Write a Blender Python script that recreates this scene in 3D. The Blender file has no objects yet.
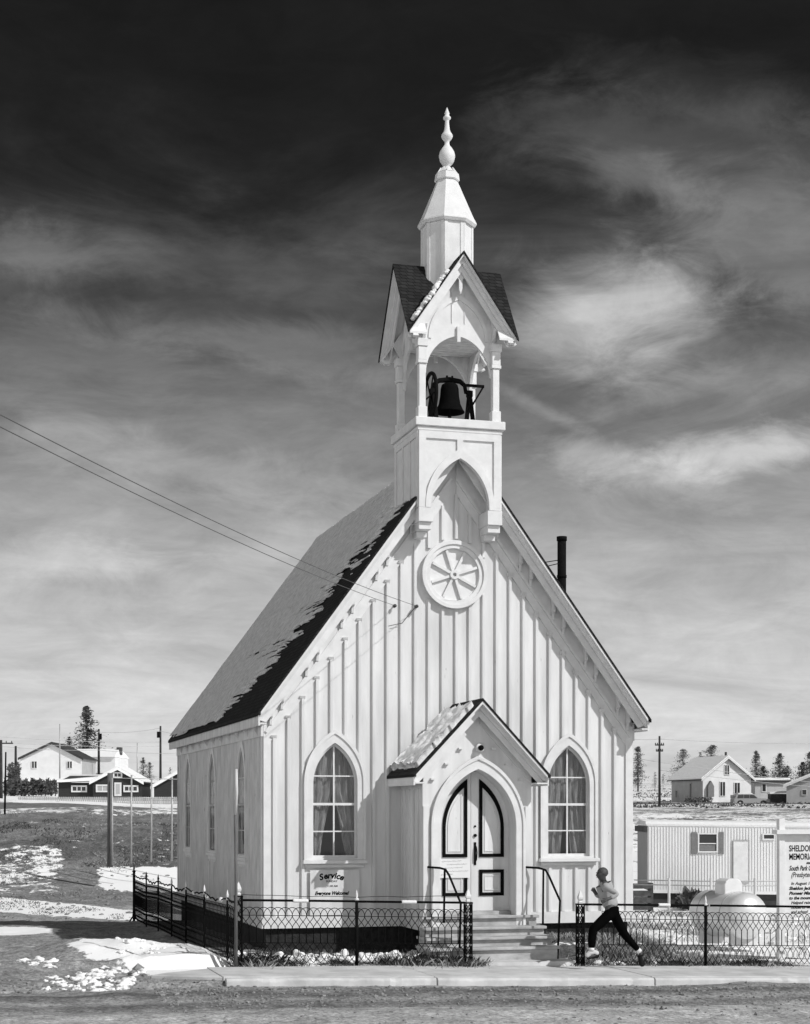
import bpy, bmesh, math, random
import numpy as np
from mathutils import Vector, Matrix
random.seed(7); rng = np.random.default_rng(11)
SC = bpy.context.scene; COL = SC.collection
R = math.radians
# ---------------------------------------------------------------- camera
TH = math.atan(465/1650); s_, c_ = math.sin(TH), math.cos(TH)
F, HX, HY, CZ = 1650.0, 405.0, 812.0, 2.45
cam = bpy.data.cameras.new('camera'); co = bpy.data.objects.new('camera', cam); COL.objects.link(co)
cam.sensor_fit = 'HORIZONTAL'; cam.sensor_width = 36; cam.lens = 36*F/810; cam.shift_y = 300/810
cam.clip_end = 6000; cam.clip_start = .5
co.location = (0, 0, CZ); co.rotation_euler = (R(90), 0, -TH)
SC.camera = co
# ---------------------------------------------------------------- light and exposure
SC.render.engine = 'CYCLES'
SC.view_settings.view_transform = 'Standard'; SC.view_settings.look = 'None'
SC.view_settings.exposure = 0.0; SC.view_settings.gamma = 1
SD = Vector((.80, -1, 1.08)).normalized()            # direction towards the sun
sun = bpy.data.lights.new('sun', 'SUN'); so = bpy.data.objects.new('sun', sun); COL.objects.link(so)
sun.energy = 3.5; sun.angle = R(.5); sun.color = (1, 1, 1)
so.rotation_euler = SD.to_track_quat('Z', 'Y').to_euler(); so.location = (30, -30, 40)

def sky_angles(px, py):                              # pixel -> azimuth, elevation in degrees
    u, v = (px-HX)/F, (HY-py)/F
    return math.degrees(math.atan2(s_+u*c_, c_-u*s_)), math.degrees(math.atan2(v, math.hypot(1, u)))
W = bpy.data.worlds.new('World'); SC.world = W; W.use_nodes = True
nt = W.node_tree; N = nt.nodes; Lk = nt.links; N.clear()
def nd(t, **k):
    n = N.new(t)
    for a, b in k.items(): setattr(n, a, b)
    return n
def mth(op, a, b=None, c=None, clamp=False):
    n = nd('ShaderNodeMath', operation=op, use_clamp=clamp)
    for i, v in enumerate((a, b, c)):
        if v is None: continue
        if isinstance(v, (int, float)): n.inputs[i].default_value = v
        else: Lk.new(v, n.inputs[i])
    return n.outputs[0]
def mr(v, a, b, c=0., d=1., kind='SMOOTHSTEP'):
    n = nd('ShaderNodeMapRange', interpolation_type=kind); Lk.new(v, n.inputs[0])
    for i, x in enumerate((a, b, c, d)): n.inputs[i+1].default_value = x
    return n.outputs[0]
tc = nd('ShaderNodeTexCoord'); sx = nd('ShaderNodeSeparateXYZ'); Lk.new(tc.outputs['Generated'], sx.inputs[0])
az = mth('MULTIPLY', mth('ARCTAN2', sx.outputs[0], sx.outputs[1]), 57.2958)
el = mth('MULTIPLY', mth('ARCSINE', sx.outputs[2]), 57.2958)
ae = nd('ShaderNodeCombineXYZ'); Lk.new(az, ae.inputs[0]); Lk.new(el, ae.inputs[1])
# cloud-plane coordinates: clouds lie in a layer overhead
den = mth('ADD', mth('MAXIMUM', sx.outputs[2], 0.0), .13)
cp = nd('ShaderNodeCombineXYZ'); Lk.new(mth('DIVIDE', sx.outputs[0], den), cp.inputs[0]); Lk.new(mth('DIVIDE', sx.outputs[1], den), cp.inputs[1])
def noise(vec, scale, detail, rough=.55, dist=0., stretch=None, rot=0):
    if stretch:
        m = nd('ShaderNodeMapping'); Lk.new(vec, m.inputs[0]); m.inputs['Scale'].default_value = stretch; m.inputs['Rotation'].default_value = (0, 0, R(rot)); vec = m.outputs[0]
    n = nd('ShaderNodeTexNoise'); Lk.new(vec, n.inputs['Vector'])
    n.inputs['Scale'].default_value = scale; n.inputs['Detail'].default_value = detail
    n.inputs['Roughness'].default_value = rough; n.inputs['Distortion'].default_value = dist
    return n.outputs['Fac']
n_streak = noise(cp.outputs[0], 1.3, 9, .62, .8, (.75, 1.5, 1), 12)
n_mot = noise(ae.outputs[0], .50, 11, .68, .6, (.55, 1.25, 1), 5)
n_soft = noise(cp.outputs[0], 1.6, 7, .55, .7)
n_puff = noise(ae.outputs[0], .16, 10, .58, .5, (.9, 1.15, 1), 10)
n_fine = noise(ae.outputs[0], .22, 9, .62, 1.0, (.45, 1.4, 1), 8)
n_wisp = noise(ae.outputs[0], .12, 8, .6, 1.5, (.5, 1.7, 1), -12)
# clear sky brightness through a red filter: the Nishita sky's red, deepened with elevation
sky = nd('ShaderNodeTexSky', sky_type='NISHITA'); sky.sun_disc = False
sky.sun_elevation = math.asin(SD.z); sky.sun_rotation = math.atan2(SD.x, SD.y)
sky.altitude = 3000; sky.air_density = 1; sky.dust_density = .3; sky.ozone_density = 1
sr = nd('ShaderNodeSeparateColor'); Lk.new(sky.outputs[0], sr.inputs[0])
red = mth('MINIMUM', mth('MULTIPLY', sr.outputs[0], .10), .55)
elp = mth('ADD', el, mth('MULTIPLY', mth('SUBTRACT', n_wisp, .5), 9.0))
elp = mth('ADD', elp, mth('MULTIPLY', mth('SUBTRACT', n_fine, .5), 3.5))
rp = nd('ShaderNodeValToRGB'); Lk.new(mth('DIVIDE', elp, 40), rp.inputs[0])
cr = rp.color_ramp; cr.interpolation = 'B_SPLINE'
SKY = [(0, .66), (3, .61), (5.6, .54), (8.7, .42), (10.7, .325), (12.4, .24), (14, .175), (15.6, .128), (17.2, .085), (18.8, .055), (20.5, .024), (23, .014), (26, .013), (40, .02)]
while len(cr.elements) > 1: cr.elements.remove(cr.elements[-1])
for i, (e, v) in enumerate(SKY):
    el_ = cr.elements[0] if i == 0 else cr.elements.new(e/40)
    el_.position = e/40; el_.color = (v, v, v, 1)
base = rp.outputs[0]
bs = nd('ShaderNodeSeparateColor'); Lk.new(base, bs.inputs[0])
val = mth('ADD', mth('MULTIPLY', bs.outputs[0], .92), mth('MULTIPLY', mth('MULTIPLY', red, bs.outputs[0]), .35))
# texture within the veil of cirrus
val = mth('MULTIPLY', val, mr(n_streak, .25, .75, .84, 1.14, 'LINEAR'))
val = mth('MULTIPLY', val, mr(n_mot, .25, .75, .82, 1.17, 'LINEAR'))
val = mth('MULTIPLY', val, mr(n_fine, .25, .75, .86, 1.13, 'LINEAR'))
# individual clouds: (px, py, half width px, half height px, tilt, amount, softness)
CL = [(625, 300, 118, 50, 0, .20, .5), (565, 335, 110, 48, 12, .16, .5), (600, 322, 150, 72, 4, .14, .6), (655, 292, 70, 34, 8, .10, .5),
      (700, 165, 210, 62, 10, .055, .8), (640, 180, 70, 22, 14, .05, 1), (720, 90, 160, 30, 12, .016, 1), (770, 250, 150, 60, 12, .09, 1), (30, 250, 120, 26, 4, .06, 1), (200, 262, 240, 30, 3, .03, 1),
      (250, 345, 190, 26, 6, .07, 1), (90, 350, 150, 40, 4, .03, 1), (740, 452, 120, 26, -5, .30, .9), (640, 470, 120, 24, 14, .14, 1),
      (540, 408, 60, 9, 26, .10, 1), (160, 460, 190, 30, 8, .08, 1), (60, 560, 160, 26, 0, .12, 1), (700, 385, 150, 22, -8, .04, 1),
      (250, 560, 140, 26, -18, .05, 1)]
for (px, py, hw, hh, tilt, amt, sof) in CL:
    a0, e0 = sky_angles(px, py)
    sub = nd('ShaderNodeVectorMath', operation='SUBTRACT'); Lk.new(ae.outputs[0], sub.inputs[0]); sub.inputs[1].default_value = (a0, e0, 0)
    ro = nd('ShaderNodeVectorRotate', rotation_type='Z_AXIS'); Lk.new(sub.outputs[0], ro.inputs['Vector']); ro.inputs['Angle'].default_value = R(tilt)
    sc = nd('ShaderNodeVectorMath', operation='MULTIPLY'); Lk.new(ro.outputs[0], sc.inputs[0]); sc.inputs[1].default_value = (28.8/hw, 28.8/hh, 0)
    ln = nd('ShaderNodeVectorMath', operation='LENGTH'); Lk.new(sc.outputs[0], ln.inputs[0])
    r = mth('ADD', ln.outputs['Value'], mth('MULTIPLY', mth('SUBTRACT', n_puff, .5), -2.4*sof))
    r = mth('ADD', r, mth('MULTIPLY', mth('SUBTRACT', n_mot, .5), -1.2*sof-.2))
    m = mr(r, 1.25, .20, 0, amt*1.25)
    m = mth('MULTIPLY', m, mr(n_fine, .3, .7, .68, 1.15, 'LINEAR'))
    val = mth('ADD', val, m)
# brightness added to the unseen sky beside and behind the camera, as fill light
behind = mr(mth('ABSOLUTE', mth('SUBTRACT', az, 15.7)), 32, 75, 0, 1)
val = mth('ADD', val, mth('MULTIPLY', mth('MULTIPLY', mr(n_soft, .38, .68), behind), mr(el, 10, 50, .22, .05)))
val = mth('ADD', val, mth('MULTIPLY', behind, mr(el, 12, 46, .52, .02)))
val = mth('MAXIMUM', val, .008)
cc = nd('ShaderNodeCombineColor')
for i in range(3): Lk.new(val, cc.inputs[i])
bg = nd('ShaderNodeBackground'); Lk.new(cc.outputs[0], bg.inputs[0]); bg.inputs[1].default_value = 1.0
wo = nd('ShaderNodeOutputWorld'); Lk.new(bg.outputs[0], wo.inputs[0])
W.cycles.sampling_method = 'MANUAL'; W.cycles.sample_map_resolution = 512

# ---------------------------------------------------------------- materials
def mat(name, v, rough=.7, metal=0., var=0., vscale=3., vdet=4, stretch=(1, 1, 1), bump=0., bscale=20., bstretch=(1, 1, 1), spec=.3, dist=0.02, dark=None):
    m = bpy.data.materials.new(name); m.use_nodes = True; t = m.node_tree; n = t.nodes; b = n['Principled BSDF']
    b.inputs['Base Color'].default_value = (v, v, v, 1); b.inputs['Roughness'].default_value = rough
    b.inputs['Metallic'].default_value = metal; b.inputs['Specular IOR Level'].default_value = spec
    tcn = n.new('ShaderNodeTexCoord')
    def nz(scale, st, det=4):
        mp = n.new('ShaderNodeMapping'); mp.inputs['Scale'].default_value = st; t.links.new(tcn.outputs['Object'], mp.inputs[0])
        q = n.new('ShaderNodeTexNoise'); q.inputs['Scale'].default_value = scale; q.inputs['Detail'].default_value = det; q.inputs['Roughness'].default_value = .6
        t.links.new(mp.outputs[0], q.inputs['Vector']); return q.outputs['Fac']
    if var:
        f = nz(vscale, stretch, vdet); r = n.new('ShaderNodeValToRGB'); t.links.new(f, r.inputs[0])
        lo, hi = max(0, v*(1-var)), min(.95, v*(1+var*.5))
        if dark is not None: lo = dark
        r.color_ramp.elements[0].position = .3; r.color_ramp.elements[0].color = (lo, lo, lo, 1)
        r.color_ramp.elements[1].position = .68 if dark is None else .55; r.color_ramp.elements[1].color = (hi, hi, hi, 1)
        t.links.new(r.outputs[0], b.inputs['Base Color'])
    if bump:
        f = nz(bscale, bstretch, 6); q = n.new('ShaderNodeBump'); q.inputs['Strength'].default_value = bump; q.inputs['Distance'].default_value = dist
        t.links.new(f, q.inputs['Height']); t.links.new(q.outputs[0], b.inputs['Normal'])
    return m
M = {}
M['paint'] = mat('white_paint', .69, .6, var=.17, vscale=1.8, vdet=10, stretch=(2.2, 2.2, .35), bump=.25, bscale=14, bstretch=(6, 6, .5), dist=.006)
M['trim'] = mat('white_trim', .71, .55, var=.10, vscale=5, vdet=8, bump=.2, bscale=30, dist=.004)
M['oldpaint'] = mat('weathered_white_paint', .68, .7, var=.22, vscale=3, vdet=9, stretch=(2.5, 2.5, .6), bump=.3, bscale=16, bstretch=(6, 6, .6), dist=.006)
M['snow'] = mat('snow', .87, .8, var=.06, vscale=3, bump=.6, bscale=9, dist=.05, spec=.2)
def age(m, lo=.30, thr=.665, scale=22, st=(4, 4, .5)):      # small flakes of lost paint that show the grey wood
    t = m.node_tree; n = t.nodes; b = n['Principled BSDF']; src = b.inputs['Base Color'].links[0].from_socket
    g = n.new('ShaderNodeTexCoord'); mp = n.new('ShaderNodeMapping'); mp.inputs['Scale'].default_value = st; t.links.new(g.outputs['Object'], mp.inputs[0])
    q = n.new('ShaderNodeTexNoise'); q.inputs['Scale'].default_value = scale/4; q.inputs['Detail'].default_value = 9; q.inputs['Roughness'].default_value = .7; t.links.new(mp.outputs[0], q.inputs['Vector'])
    r = n.new('ShaderNodeMapRange'); t.links.new(q.outputs['Fac'], r.inputs[0]); r.inputs[1].default_value = thr; r.inputs[2].default_value = thr+.035
    mx = n.new('ShaderNodeMix'); mx.data_type = 'RGBA'; t.links.new(r.outputs[0], mx.inputs[0]); t.links.new(src, mx.inputs[6]); mx.inputs[7].default_value = (lo, lo, lo, 1)
    t.links.new(mx.outputs[2], b.inputs['Base Color'])
age(M['paint']); age(M['oldpaint'], .26, .635); age(M['trim'], .34, .69)
M['roofsnow'] = mat('roof_snow', .70, .85, var=.34, vscale=9, vdet=10, bump=.8, bscale=26, dist=.02, spec=.2)
M['black'] = mat('black_paint', .005, .8, spec=.05)
M['iron'] = mat('black_iron', .007, .8, var=.5, vscale=30, spec=.06)
M['bronze'] = mat('dark_iron_bell', .004, .85, spec=.05, var=.4, vscale=20)
M['concrete'] = mat('concrete', .58, .9, var=.26, vscale=2.2, vdet=9, bump=.35, bscale=30, dist=.01)
M['stonestep'] = mat('step_concrete', .44, .9, var=.38, vscale=3.5, vdet=9, stretch=(1, 2, 2), bump=.4, bscale=25, dist=.01)
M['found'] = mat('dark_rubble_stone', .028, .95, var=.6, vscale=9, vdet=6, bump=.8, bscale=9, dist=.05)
M['polewood'] = mat('dark_pole_wood', .035, .9, var=.4, vscale=3)
M['wood'] = mat('grey_wood', .13, .85, var=.4, vscale=8, stretch=(6, 6, .4), bump=.4, bscale=20, bstretch=(6, 6, .5))
M['palewood'] = mat('pale_bare_wood', .55, .8, var=.3, vscale=8, stretch=(6, 6, .4))
M['galv'] = mat('galvanised_pipe', .42, .45, metal=.3, var=.2, vscale=10)
M['darkwall'] = mat('dark_stained_logs', .035, .85, var=.4, vscale=6, stretch=(.3, .3, 8))
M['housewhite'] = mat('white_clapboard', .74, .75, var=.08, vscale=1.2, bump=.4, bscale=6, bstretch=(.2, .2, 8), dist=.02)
M['housegrey'] = mat('grey_and_shaded_clapboard', .42, .75, var=.12, vscale=1.2, bump=.4, bscale=6, bstretch=(.2, .2, 8), dist=.02)  # grey boards; on the white houses' side walls it paints in the shade
M['shade'] = mat('dark_roofing_and_shade', .05, .9, var=.3, vscale=3)  # dark roofing; also the painted shade in the gap below the trailer
M['curtain'] = mat('curtain_cloth', .50, .9, var=.5, vscale=4, stretch=(9, 9, .6), bump=.3, bscale=12, bstretch=(8, 8, .5))
M['int'] = mat('dark_interior', .012, .9)
M['rubber'] = mat('tyre_rubber', .02, .8)
M['rock'] = mat('rock', .26, .95, var=.5, vscale=8, bump=.6, bscale=12, dist=.03)
M['skin'] = mat('skin', .075, .55, var=.1, vscale=20)
M['shirt'] = mat('pale_shirt_cloth', .36, .85, var=.12, vscale=12, bump=.3, bscale=22)
M['vest'] = mat('dark_vest_cloth', .07, .85, var=.2, vscale=12)
M['pants'] = mat('black_trouser_cloth', .004, .95, spec=.0, var=.3, vscale=12)
M['hair'] = mat('fair_hair', .07, .6, var=.45, vscale=40)
M['shoe'] = mat('pale_shoe', .55, .7, var=.2, vscale=20)
M['shoe2'] = mat('dark_shoe_sole', .012, .8, spec=.1)
M['tank'] = mat('silver_tank_paint', .70, .36, metal=.25, var=.06, vscale=4, spec=.5)
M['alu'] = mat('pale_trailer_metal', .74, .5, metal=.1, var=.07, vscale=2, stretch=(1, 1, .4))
M['alud'] = mat('shaded_trailer_end', .20, .6, var=.1, vscale=2)  # trailer metal darkened so the end wall carries its shade in the colour
M['shutter'] = mat('grey_shutter', .19, .7, var=.15, vscale=8)
M['carpaint'] = mat('pale_car_paint', .32, .3, var=.05, spec=.6)
M['chrome'] = mat('chrome', .6, .2, metal=1)
M['rust'] = mat('dark_scrap', .07, .8, var=.5, vscale=5)
M['needle'] = mat('dark_needles', .05, .85, var=.5, vscale=1.2)
M['needlesnow'] = mat('snowy_needles', .17, .85, var=.5, vscale=1.5)
M['bark'] = mat('bark', .06, .95, var=.4, vscale=6, stretch=(3, 3, .6))
M['twig'] = mat('bare_twigs', .10, .9, var=.5, vscale=2)
M['grass'] = mat('dry_grass', .06, .9, var=.7, vscale=3)
M['grasspale'] = mat('pale_dry_grass', .34, .9, var=.5, vscale=3)
M['weed'] = mat('sagebrush', .10, .9, var=.6, vscale=2)
M['ceramic'] = mat('ceramic_insulator', .05, .3)
M['wire'] = mat('wire', .10, .6)
M['facadewire'] = mat('cable', .03, .6)
M['paper'] = mat('white_paper', .74, .8, var=.05)
M['ink'] = mat('faded_ink', .34, .8)
M['fencepale'] = mat('weathered_pale_boards', .42, .9, var=.25, vscale=.8, stretch=(3, 3, .4))
M['ridgemetal'] = mat('roof_ridge', .06, .8)
def glass():
    m = bpy.data.materials.new('window_glass'); m.use_nodes = True; t = m.node_tree; n = t.nodes; n.clear()
    fr = n.new('ShaderNodeLayerWeight'); fr.inputs[0].default_value = .5
    pw = n.new('ShaderNodeMath'); pw.operation = 'POWER'; pw.inputs[1].default_value = 5; t.links.new(fr.outputs['Facing'], pw.inputs[0])
    a = n.new('ShaderNodeMath'); a.operation = 'MULTIPLY_ADD'; a.inputs[1].default_value = .45; a.inputs[2].default_value = .025; t.links.new(pw.outputs[0], a.inputs[0])
    tr = n.new('ShaderNodeBsdfTransparent'); tr.inputs[0].default_value = (.78, .78, .78, 1)
    gl = n.new('ShaderNodeBsdfGlossy'); gl.inputs['Roughness'].default_value = .03
    mx = n.new('ShaderNodeMixShader'); t.links.new(a.outputs[0], mx.inputs[0]); t.links.new(tr.outputs[0], mx.inputs[1]); t.links.new(gl.outputs[0], mx.inputs[2])
    o = n.new('ShaderNodeOutputMaterial'); t.links.new(mx.outputs[0], o.inputs[0]); return m
M['glass'] = glass()
M['darkglass'] = mat('dark_window_glass', .03, .15, spec=.5)
def shingle():
    m = bpy.data.materials.new('dark_shingles'); m.use_nodes = True; t = m.node_tree; n = t.nodes; b = n['Principled BSDF']
    g = n.new('ShaderNodeTexCoord'); sp = n.new('ShaderNodeSeparateXYZ'); t.links.new(g.outputs['Object'], sp.inputs[0])
    cb = n.new('ShaderNodeCombineXYZ'); t.links.new(sp.outputs[1], cb.inputs[0]); t.links.new(sp.outputs[2], cb.inputs[1])
    ad = n.new('ShaderNodeMath'); ad.operation = 'ADD'; t.links.new(sp.outputs[0], ad.inputs[0]); t.links.new(sp.outputs[1], ad.inputs[1]); t.links.new(ad.outputs[0], cb.inputs[0])
    br = n.new('ShaderNodeTexBrick'); t.links.new(cb.outputs[0], br.inputs[0]); br.inputs['Scale'].default_value = 1
    br.inputs['Brick Width'].default_value = .13; br.inputs['Row Height'].default_value = .075; br.inputs['Mortar Size'].default_value = .006
    br.inputs['Color1'].default_value = (.018,)*3+(1,); br.inputs['Color2'].default_value = (.034,)*3+(1,); br.inputs['Mortar'].default_value = (.008,)*3+(1,)
    t.links.new(br.outputs[0], b.inputs['Base Color']); b.inputs['Roughness'].default_value = .95; b.inputs['Specular IOR Level'].default_value = .1
    bp = n.new('ShaderNodeBump'); bp.inputs['Strength'].default_value = .7; bp.inputs['Distance'].default_value = .02; bp.invert = True
    t.links.new(br.outputs['Fac'], bp.inputs['Height']); t.links.new(bp.outputs[0], b.inputs['Normal']); return m
M['shingle'] = shingle()

# ---------------------------------------------------------------- mesh helpers
ROOTLOC = {}
def add_obj(name, me, m=None, parent=None, smooth=False):
    o = bpy.data.objects.new(name, me); COL.objects.link(o)
    if m is not None:
        me.materials.clear(); me.materials.append(M[m] if isinstance(m, str) else m)
    if smooth: me.shade_smooth()
    if parent is not None:
        o.parent = parent
        o.matrix_parent_inverse = Matrix.Translation(-Vector(ROOTLOC.get(parent.name, (0, 0, 0))))
    return o
def tag(o, label, cat, group=None, kind=None):
    if label: o['label'] = label
    if cat: o['category'] = cat
    if group: o['group'] = group
    if kind: o['kind'] = kind
    return o
def thing(name, loc, label, cat, group=None):
    o = bpy.data.objects.new(name, None); COL.objects.link(o); o.location = loc; o.empty_display_size = .3
    ROOTLOC[o.name] = tuple(loc); return tag(o, label, cat, group)
class MB:
    def __init__(s): s.v = []; s.f = []
    def add(s, vs, fs):
        k = len(s.v); s.v += [tuple(p) for p in vs]; s.f += [tuple(i+k for i in f) for f in fs]; return s
    def box(s, a, b, fn=None):
        (x0, y0, z0), (x1, y1, z1) = a, b
        P = [(x0, y0, z0), (x1, y0, z0), (x1, y1, z0), (x0, y1, z0), (x0, y0, z1), (x1, y0, z1), (x1, y1, z1), (x0, y1, z1)]
        if fn: P = [fn(*p) for p in P]
        return s.add(P, [(0, 3, 2, 1), (4, 5, 6, 7), (0, 1, 5, 4), (1, 2, 6, 5), (2, 3, 7, 6), (3, 0, 4, 7)])
    def hexa(s, P): return s.add(P, [(0, 3, 2, 1), (4, 5, 6, 7), (0, 1, 5, 4), (1, 2, 6, 5), (2, 3, 7, 6), (3, 0, 4, 7)])
    def tube(s, pts, r, n=8, closed=False, cap=True):
        pts = [Vector(p) for p in pts]; m = len(pts); k = len(s.v); rr = r if isinstance(r, (list, tuple)) else [r]*m
        ref = None
        for i, p in enumerate(pts):
            if closed: t = pts[(i+1) % m]-pts[i-1]
            else: t = pts[min(i+1, m-1)]-pts[max(i-1, 0)]
            t = t.normalized() if t.length > 1e-9 else Vector((0, 0, 1))
            if ref is None: ref = Vector((0, 0, 1)) if abs(t.z) < .9 else Vector((1, 0, 0))
            a = t.cross(ref)
            if a.length < 1e-5: a = t.orthogonal()
            a.normalize(); b = a.cross(t).normalized(); ref = b
            for j in range(n):
                w = 2*math.pi*j/n; s.v.append(tuple(p+(a*math.cos(w)+b*math.sin(w))*rr[i]))
        for i in range(m if closed else m-1):
            for j in range(n):
                i2 = (i+1) % m
                s.f.append((k+i*n+j, k+i*n+(j+1) % n, k+i2*n+(j+1) % n, k+i2*n+j))
        if cap and not closed:
            s.f.append(tuple(k+j for j in range(n))[::-1]); s.f.append(tuple(k+(m-1)*n+j for j in range(n)))
        return s
    def bar(s, p, q, w, h=None, up=(0, 0, 1)):        # rectangular stick from p to q
        h = h or w; p, q = Vector(p), Vector(q); t = (q-p).normalized(); a = t.cross(Vector(up))
        if a.length < 1e-5: a = t.cross(Vector((1, 0, 0)))
        a.normalize(); b = a.cross(t).normalized(); a, b = a*w/2, b*h/2
        return s.hexa([p-a-b, q-a-b, q+a-b, p+a-b, p-a+b, q-a+b, q+a+b, p+a+b])
    def lathe(s, prof, c, n=16, rot=0.):
        k = len(s.v)
        for (r, z) in prof:
            for j in range(n):
                w = 2*math.pi*(j/n)+rot; s.v.append((c[0]+r*math.cos(w), c[1]+r*math.sin(w), z))
        for i in range(len(prof)-1):
            for j in range(n): s.f.append((k+i*n+j, k+i*n+(j+1) % n, k+(i+1)*n+(j+1) % n, k+(i+1)*n+j))
        s.f.append(tuple(k+j for j in range(n))[::-1]); s.f.append(tuple(k+(len(prof)-1)*n+j for j in range(n))); return s
    def plate(s, outer, holes, d0, d1, fn):            # 2-D outline (a,z) with holes, thickness d0..d1, mapped by fn(a,d,z)
        cu = bpy.data.curves.new('t', 'CURVE'); cu.dimensions = '2D'; cu.fill_mode = 'BOTH'; cu.extrude = .5
        for loop in [outer]+list(holes):
            sp = cu.splines.new('POLY'); sp.points.add(len(loop)-1)
            for q, (a, z) in zip(sp.points, loop): q.co = (a, z, 0, 1)
            sp.use_cyclic_u = True
        o = bpy.data.objects.new('t', cu); COL.objects.link(o); dg = bpy.context.evaluated_depsgraph_get()
        me = bpy.data.meshes.new_from_object(o.evaluated_get(dg)); k = len(s.v)
        for v in me.vertices: s.v.append(tuple(fn(v.co.x, d0+(v.co.z+.5)*(d1-d0), v.co.y)))
        for p in me.polygons: s.f.append(tuple(k+i for i in p.vertices))
        bpy.data.objects.remove(o); bpy.data.curves.remove(cu); bpy.data.meshes.remove(me); return s
    def build(s, name, m, parent=None, smooth=False, merge=True):
        me = bpy.data.meshes.new(name); me.from_pydata(s.v, [], s.f); me.update()
        if merge:
            bm = bmesh.new(); bm.from_mesh(me); bmesh.ops.remove_doubles(bm, verts=bm.verts, dist=1e-5)
            bmesh.ops.recalc_face_normals(bm, faces=bm.faces); bm.to_mesh(me); bm.free()
        return add_obj(name, me, m, parent, smooth)
def bevel(o, w, seg=2):
    md = o.modifiers.new('bevel', 'BEVEL'); md.width = w; md.segments = seg; md.limit_method = 'ANGLE'; return o
def text2d(txt, size, align='CENTER', bold=0., shear=0., squash=1.):
    cu = bpy.data.curves.new('t', 'FONT'); cu.body = txt; cu.size = size; cu.align_x = align; cu.offset = bold; cu.shear = shear; cu.resolution_u = 3
    o = bpy.data.objects.new('t', cu); COL.objects.link(o); dg = bpy.context.evaluated_depsgraph_get()
    me = bpy.data.meshes.new_from_object(o.evaluated_get(dg))
    V = [(v.co.x*squash, v.co.y) for v in me.vertices]; Fc = [tuple(p.vertices) for p in me.polygons]
    bpy.data.objects.remove(o); bpy.data.curves.remove(cu); bpy.data.meshes.remove(me); return V, Fc
# world position helpers
def at(px, py, Y):
    u, v = (px-HX)/F, (HY-py)/F; t = Y/(c_-u*s_); return Vector((t*(s_+u*c_), Y, CZ+t*v))
def atD(px, D, z=0.): return Vector((D*s_+(px-HX)/F*D*c_, D*c_-(px-HX)/F*D*s_, z))
def LD(L, D, z=0.): return Vector((D*s_+L*c_, D*c_-L*s_, z))
# numpy value noise
def _h(i, j, sd): 
    v = np.sin(i*127.1+j*311.7+sd*74.7)*43758.5453; return v-np.floor(v)
def vn(x, y, sd=0):
    i, j = np.floor(x), np.floor(y); fx, fy = x-i, y-j; fx, fy = fx*fx*(3-2*fx), fy*fy*(3-2*fy)
    return (_h(i, j, sd)*(1-fx)+_h(i+1, j, sd)*fx)*(1-fy)+(_h(i, j+1, sd)*(1-fx)+_h(i+1, j+1, sd)*fx)*fy
def fbm(x, y, o=4, sd=0):
    a, r, t = .5, 0, 0
    for k in range(o): r = r+a*vn(x, y, sd+k); t += a; a *= .55; x, y = x*2.03+3.1, y*2.03+1.7
    return r/t
def sst(x, a, b):
    t = np.clip((x-a)/(b-a), 0, 1); return t*t*(3-2*t)

# ================================================================ THE GROUND
def S(X): return -.027*np.clip(X-4.6, 0, 14)
def height(X, Y):
    X = np.asarray(X, float); Y = np.asarray(Y, float)
    D = s_*X+c_*Y; L = c_*X-s_*Y; u = L/np.maximum(D, 5)
    cr0 = 37.5+.8*(vn(X*.3, X*0, 12)-.5)
    hl = np.interp(D-cr0+37.5, [0, 37.3, 38.0, 40, 45, 53, 58, 63, 66, 70, 77, 130, 160, 176, 192, 230, 400, 1500], [0, 0, -.12, -.7, -1., -.98, -.68, -.1, .5, 1.7, 2.35, 3.3, 3.9, 4.3, 6.4, 7.3, 11, 33])
    hr = np.interp(D, [0, 30, 58, 75, 110, 160, 210, 230, 400, 1500], [0, 0, -.55, .5, 2.3, 3.3, 4.0, 4.4, 9.6, 29])
    w = sst(u, -.09, .05); h = hl*(1-w)+hr*w+S(X)
    near = sst(D, 70, 30)
    lump = (fbm(X*.55, Y*.55, 4, 3)-.5)*.16+(fbm(X*2.3, Y*2.3, 3, 9)-.5)*.07
    calm = sst(np.abs(Y-27.4), .8, 2.2)*.8+.2                         # level yard by the church front
    calm = np.where((X > 4.4), calm, 1.)
    h = h+lump*near*calm+(fbm(X*.12, Y*.12, 4, 21)-.5)*1.1*sst(D, 55, 80)*sst(D, 160, 90)
    # ploughed bank of snow where the pavement ends
    L = c_*X-s_*Y
    mnd = np.maximum(sst(np.hypot((L+4.9)/1.9, (D-28.6)/1.5), 1.15, .3)*(.35+.9*fbm(X*2.2, Y*2.2, 4, 51)), .75*sst(np.hypot((L+3.55)/1.15, (D-27.2)/1.7), 1.2, .5))
    h = h+.24*mnd*(Y > 24.0)*sst(X, 4.6, 4.2)
    h = h+.30*sst(X, 10.25, 10.7)*sst(X, 13.2, 12.5)*sst(Y, 26.5, 27.9)*(Y < 28.9)*(.75+.5*fbm(X*2.5, Y*2.5, 3, 77))
    h = h+.10*sst(fbm(X*1.5, Y*1.5, 3, 61), .5, .62)*sst(np.abs(D-23.6-.5*vn(X*.5, X*0, 3)-2.2), 1.2, .5)*sst(X, 4.2, 3.2)
    # the street lies one kerb below the pavement and has its own sheet
    st = sst(Y, 24.28, 24.0)*sst(X, 2.2, 3.4)+sst(Y, 25.4, 23.2)*(1-sst(X, 2.2, 3.4))
    h = h-.15*st
    # under the pavement
    pv = (Y > 24.1) & (Y < 26.3) & (X > 2.7); h = np.where(pv, np.minimum(h, S(X)-.05), h)
    road = (Y < 24.0); h = np.where(road, np.minimum(h, S(X)-.2), h)
    return h
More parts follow.
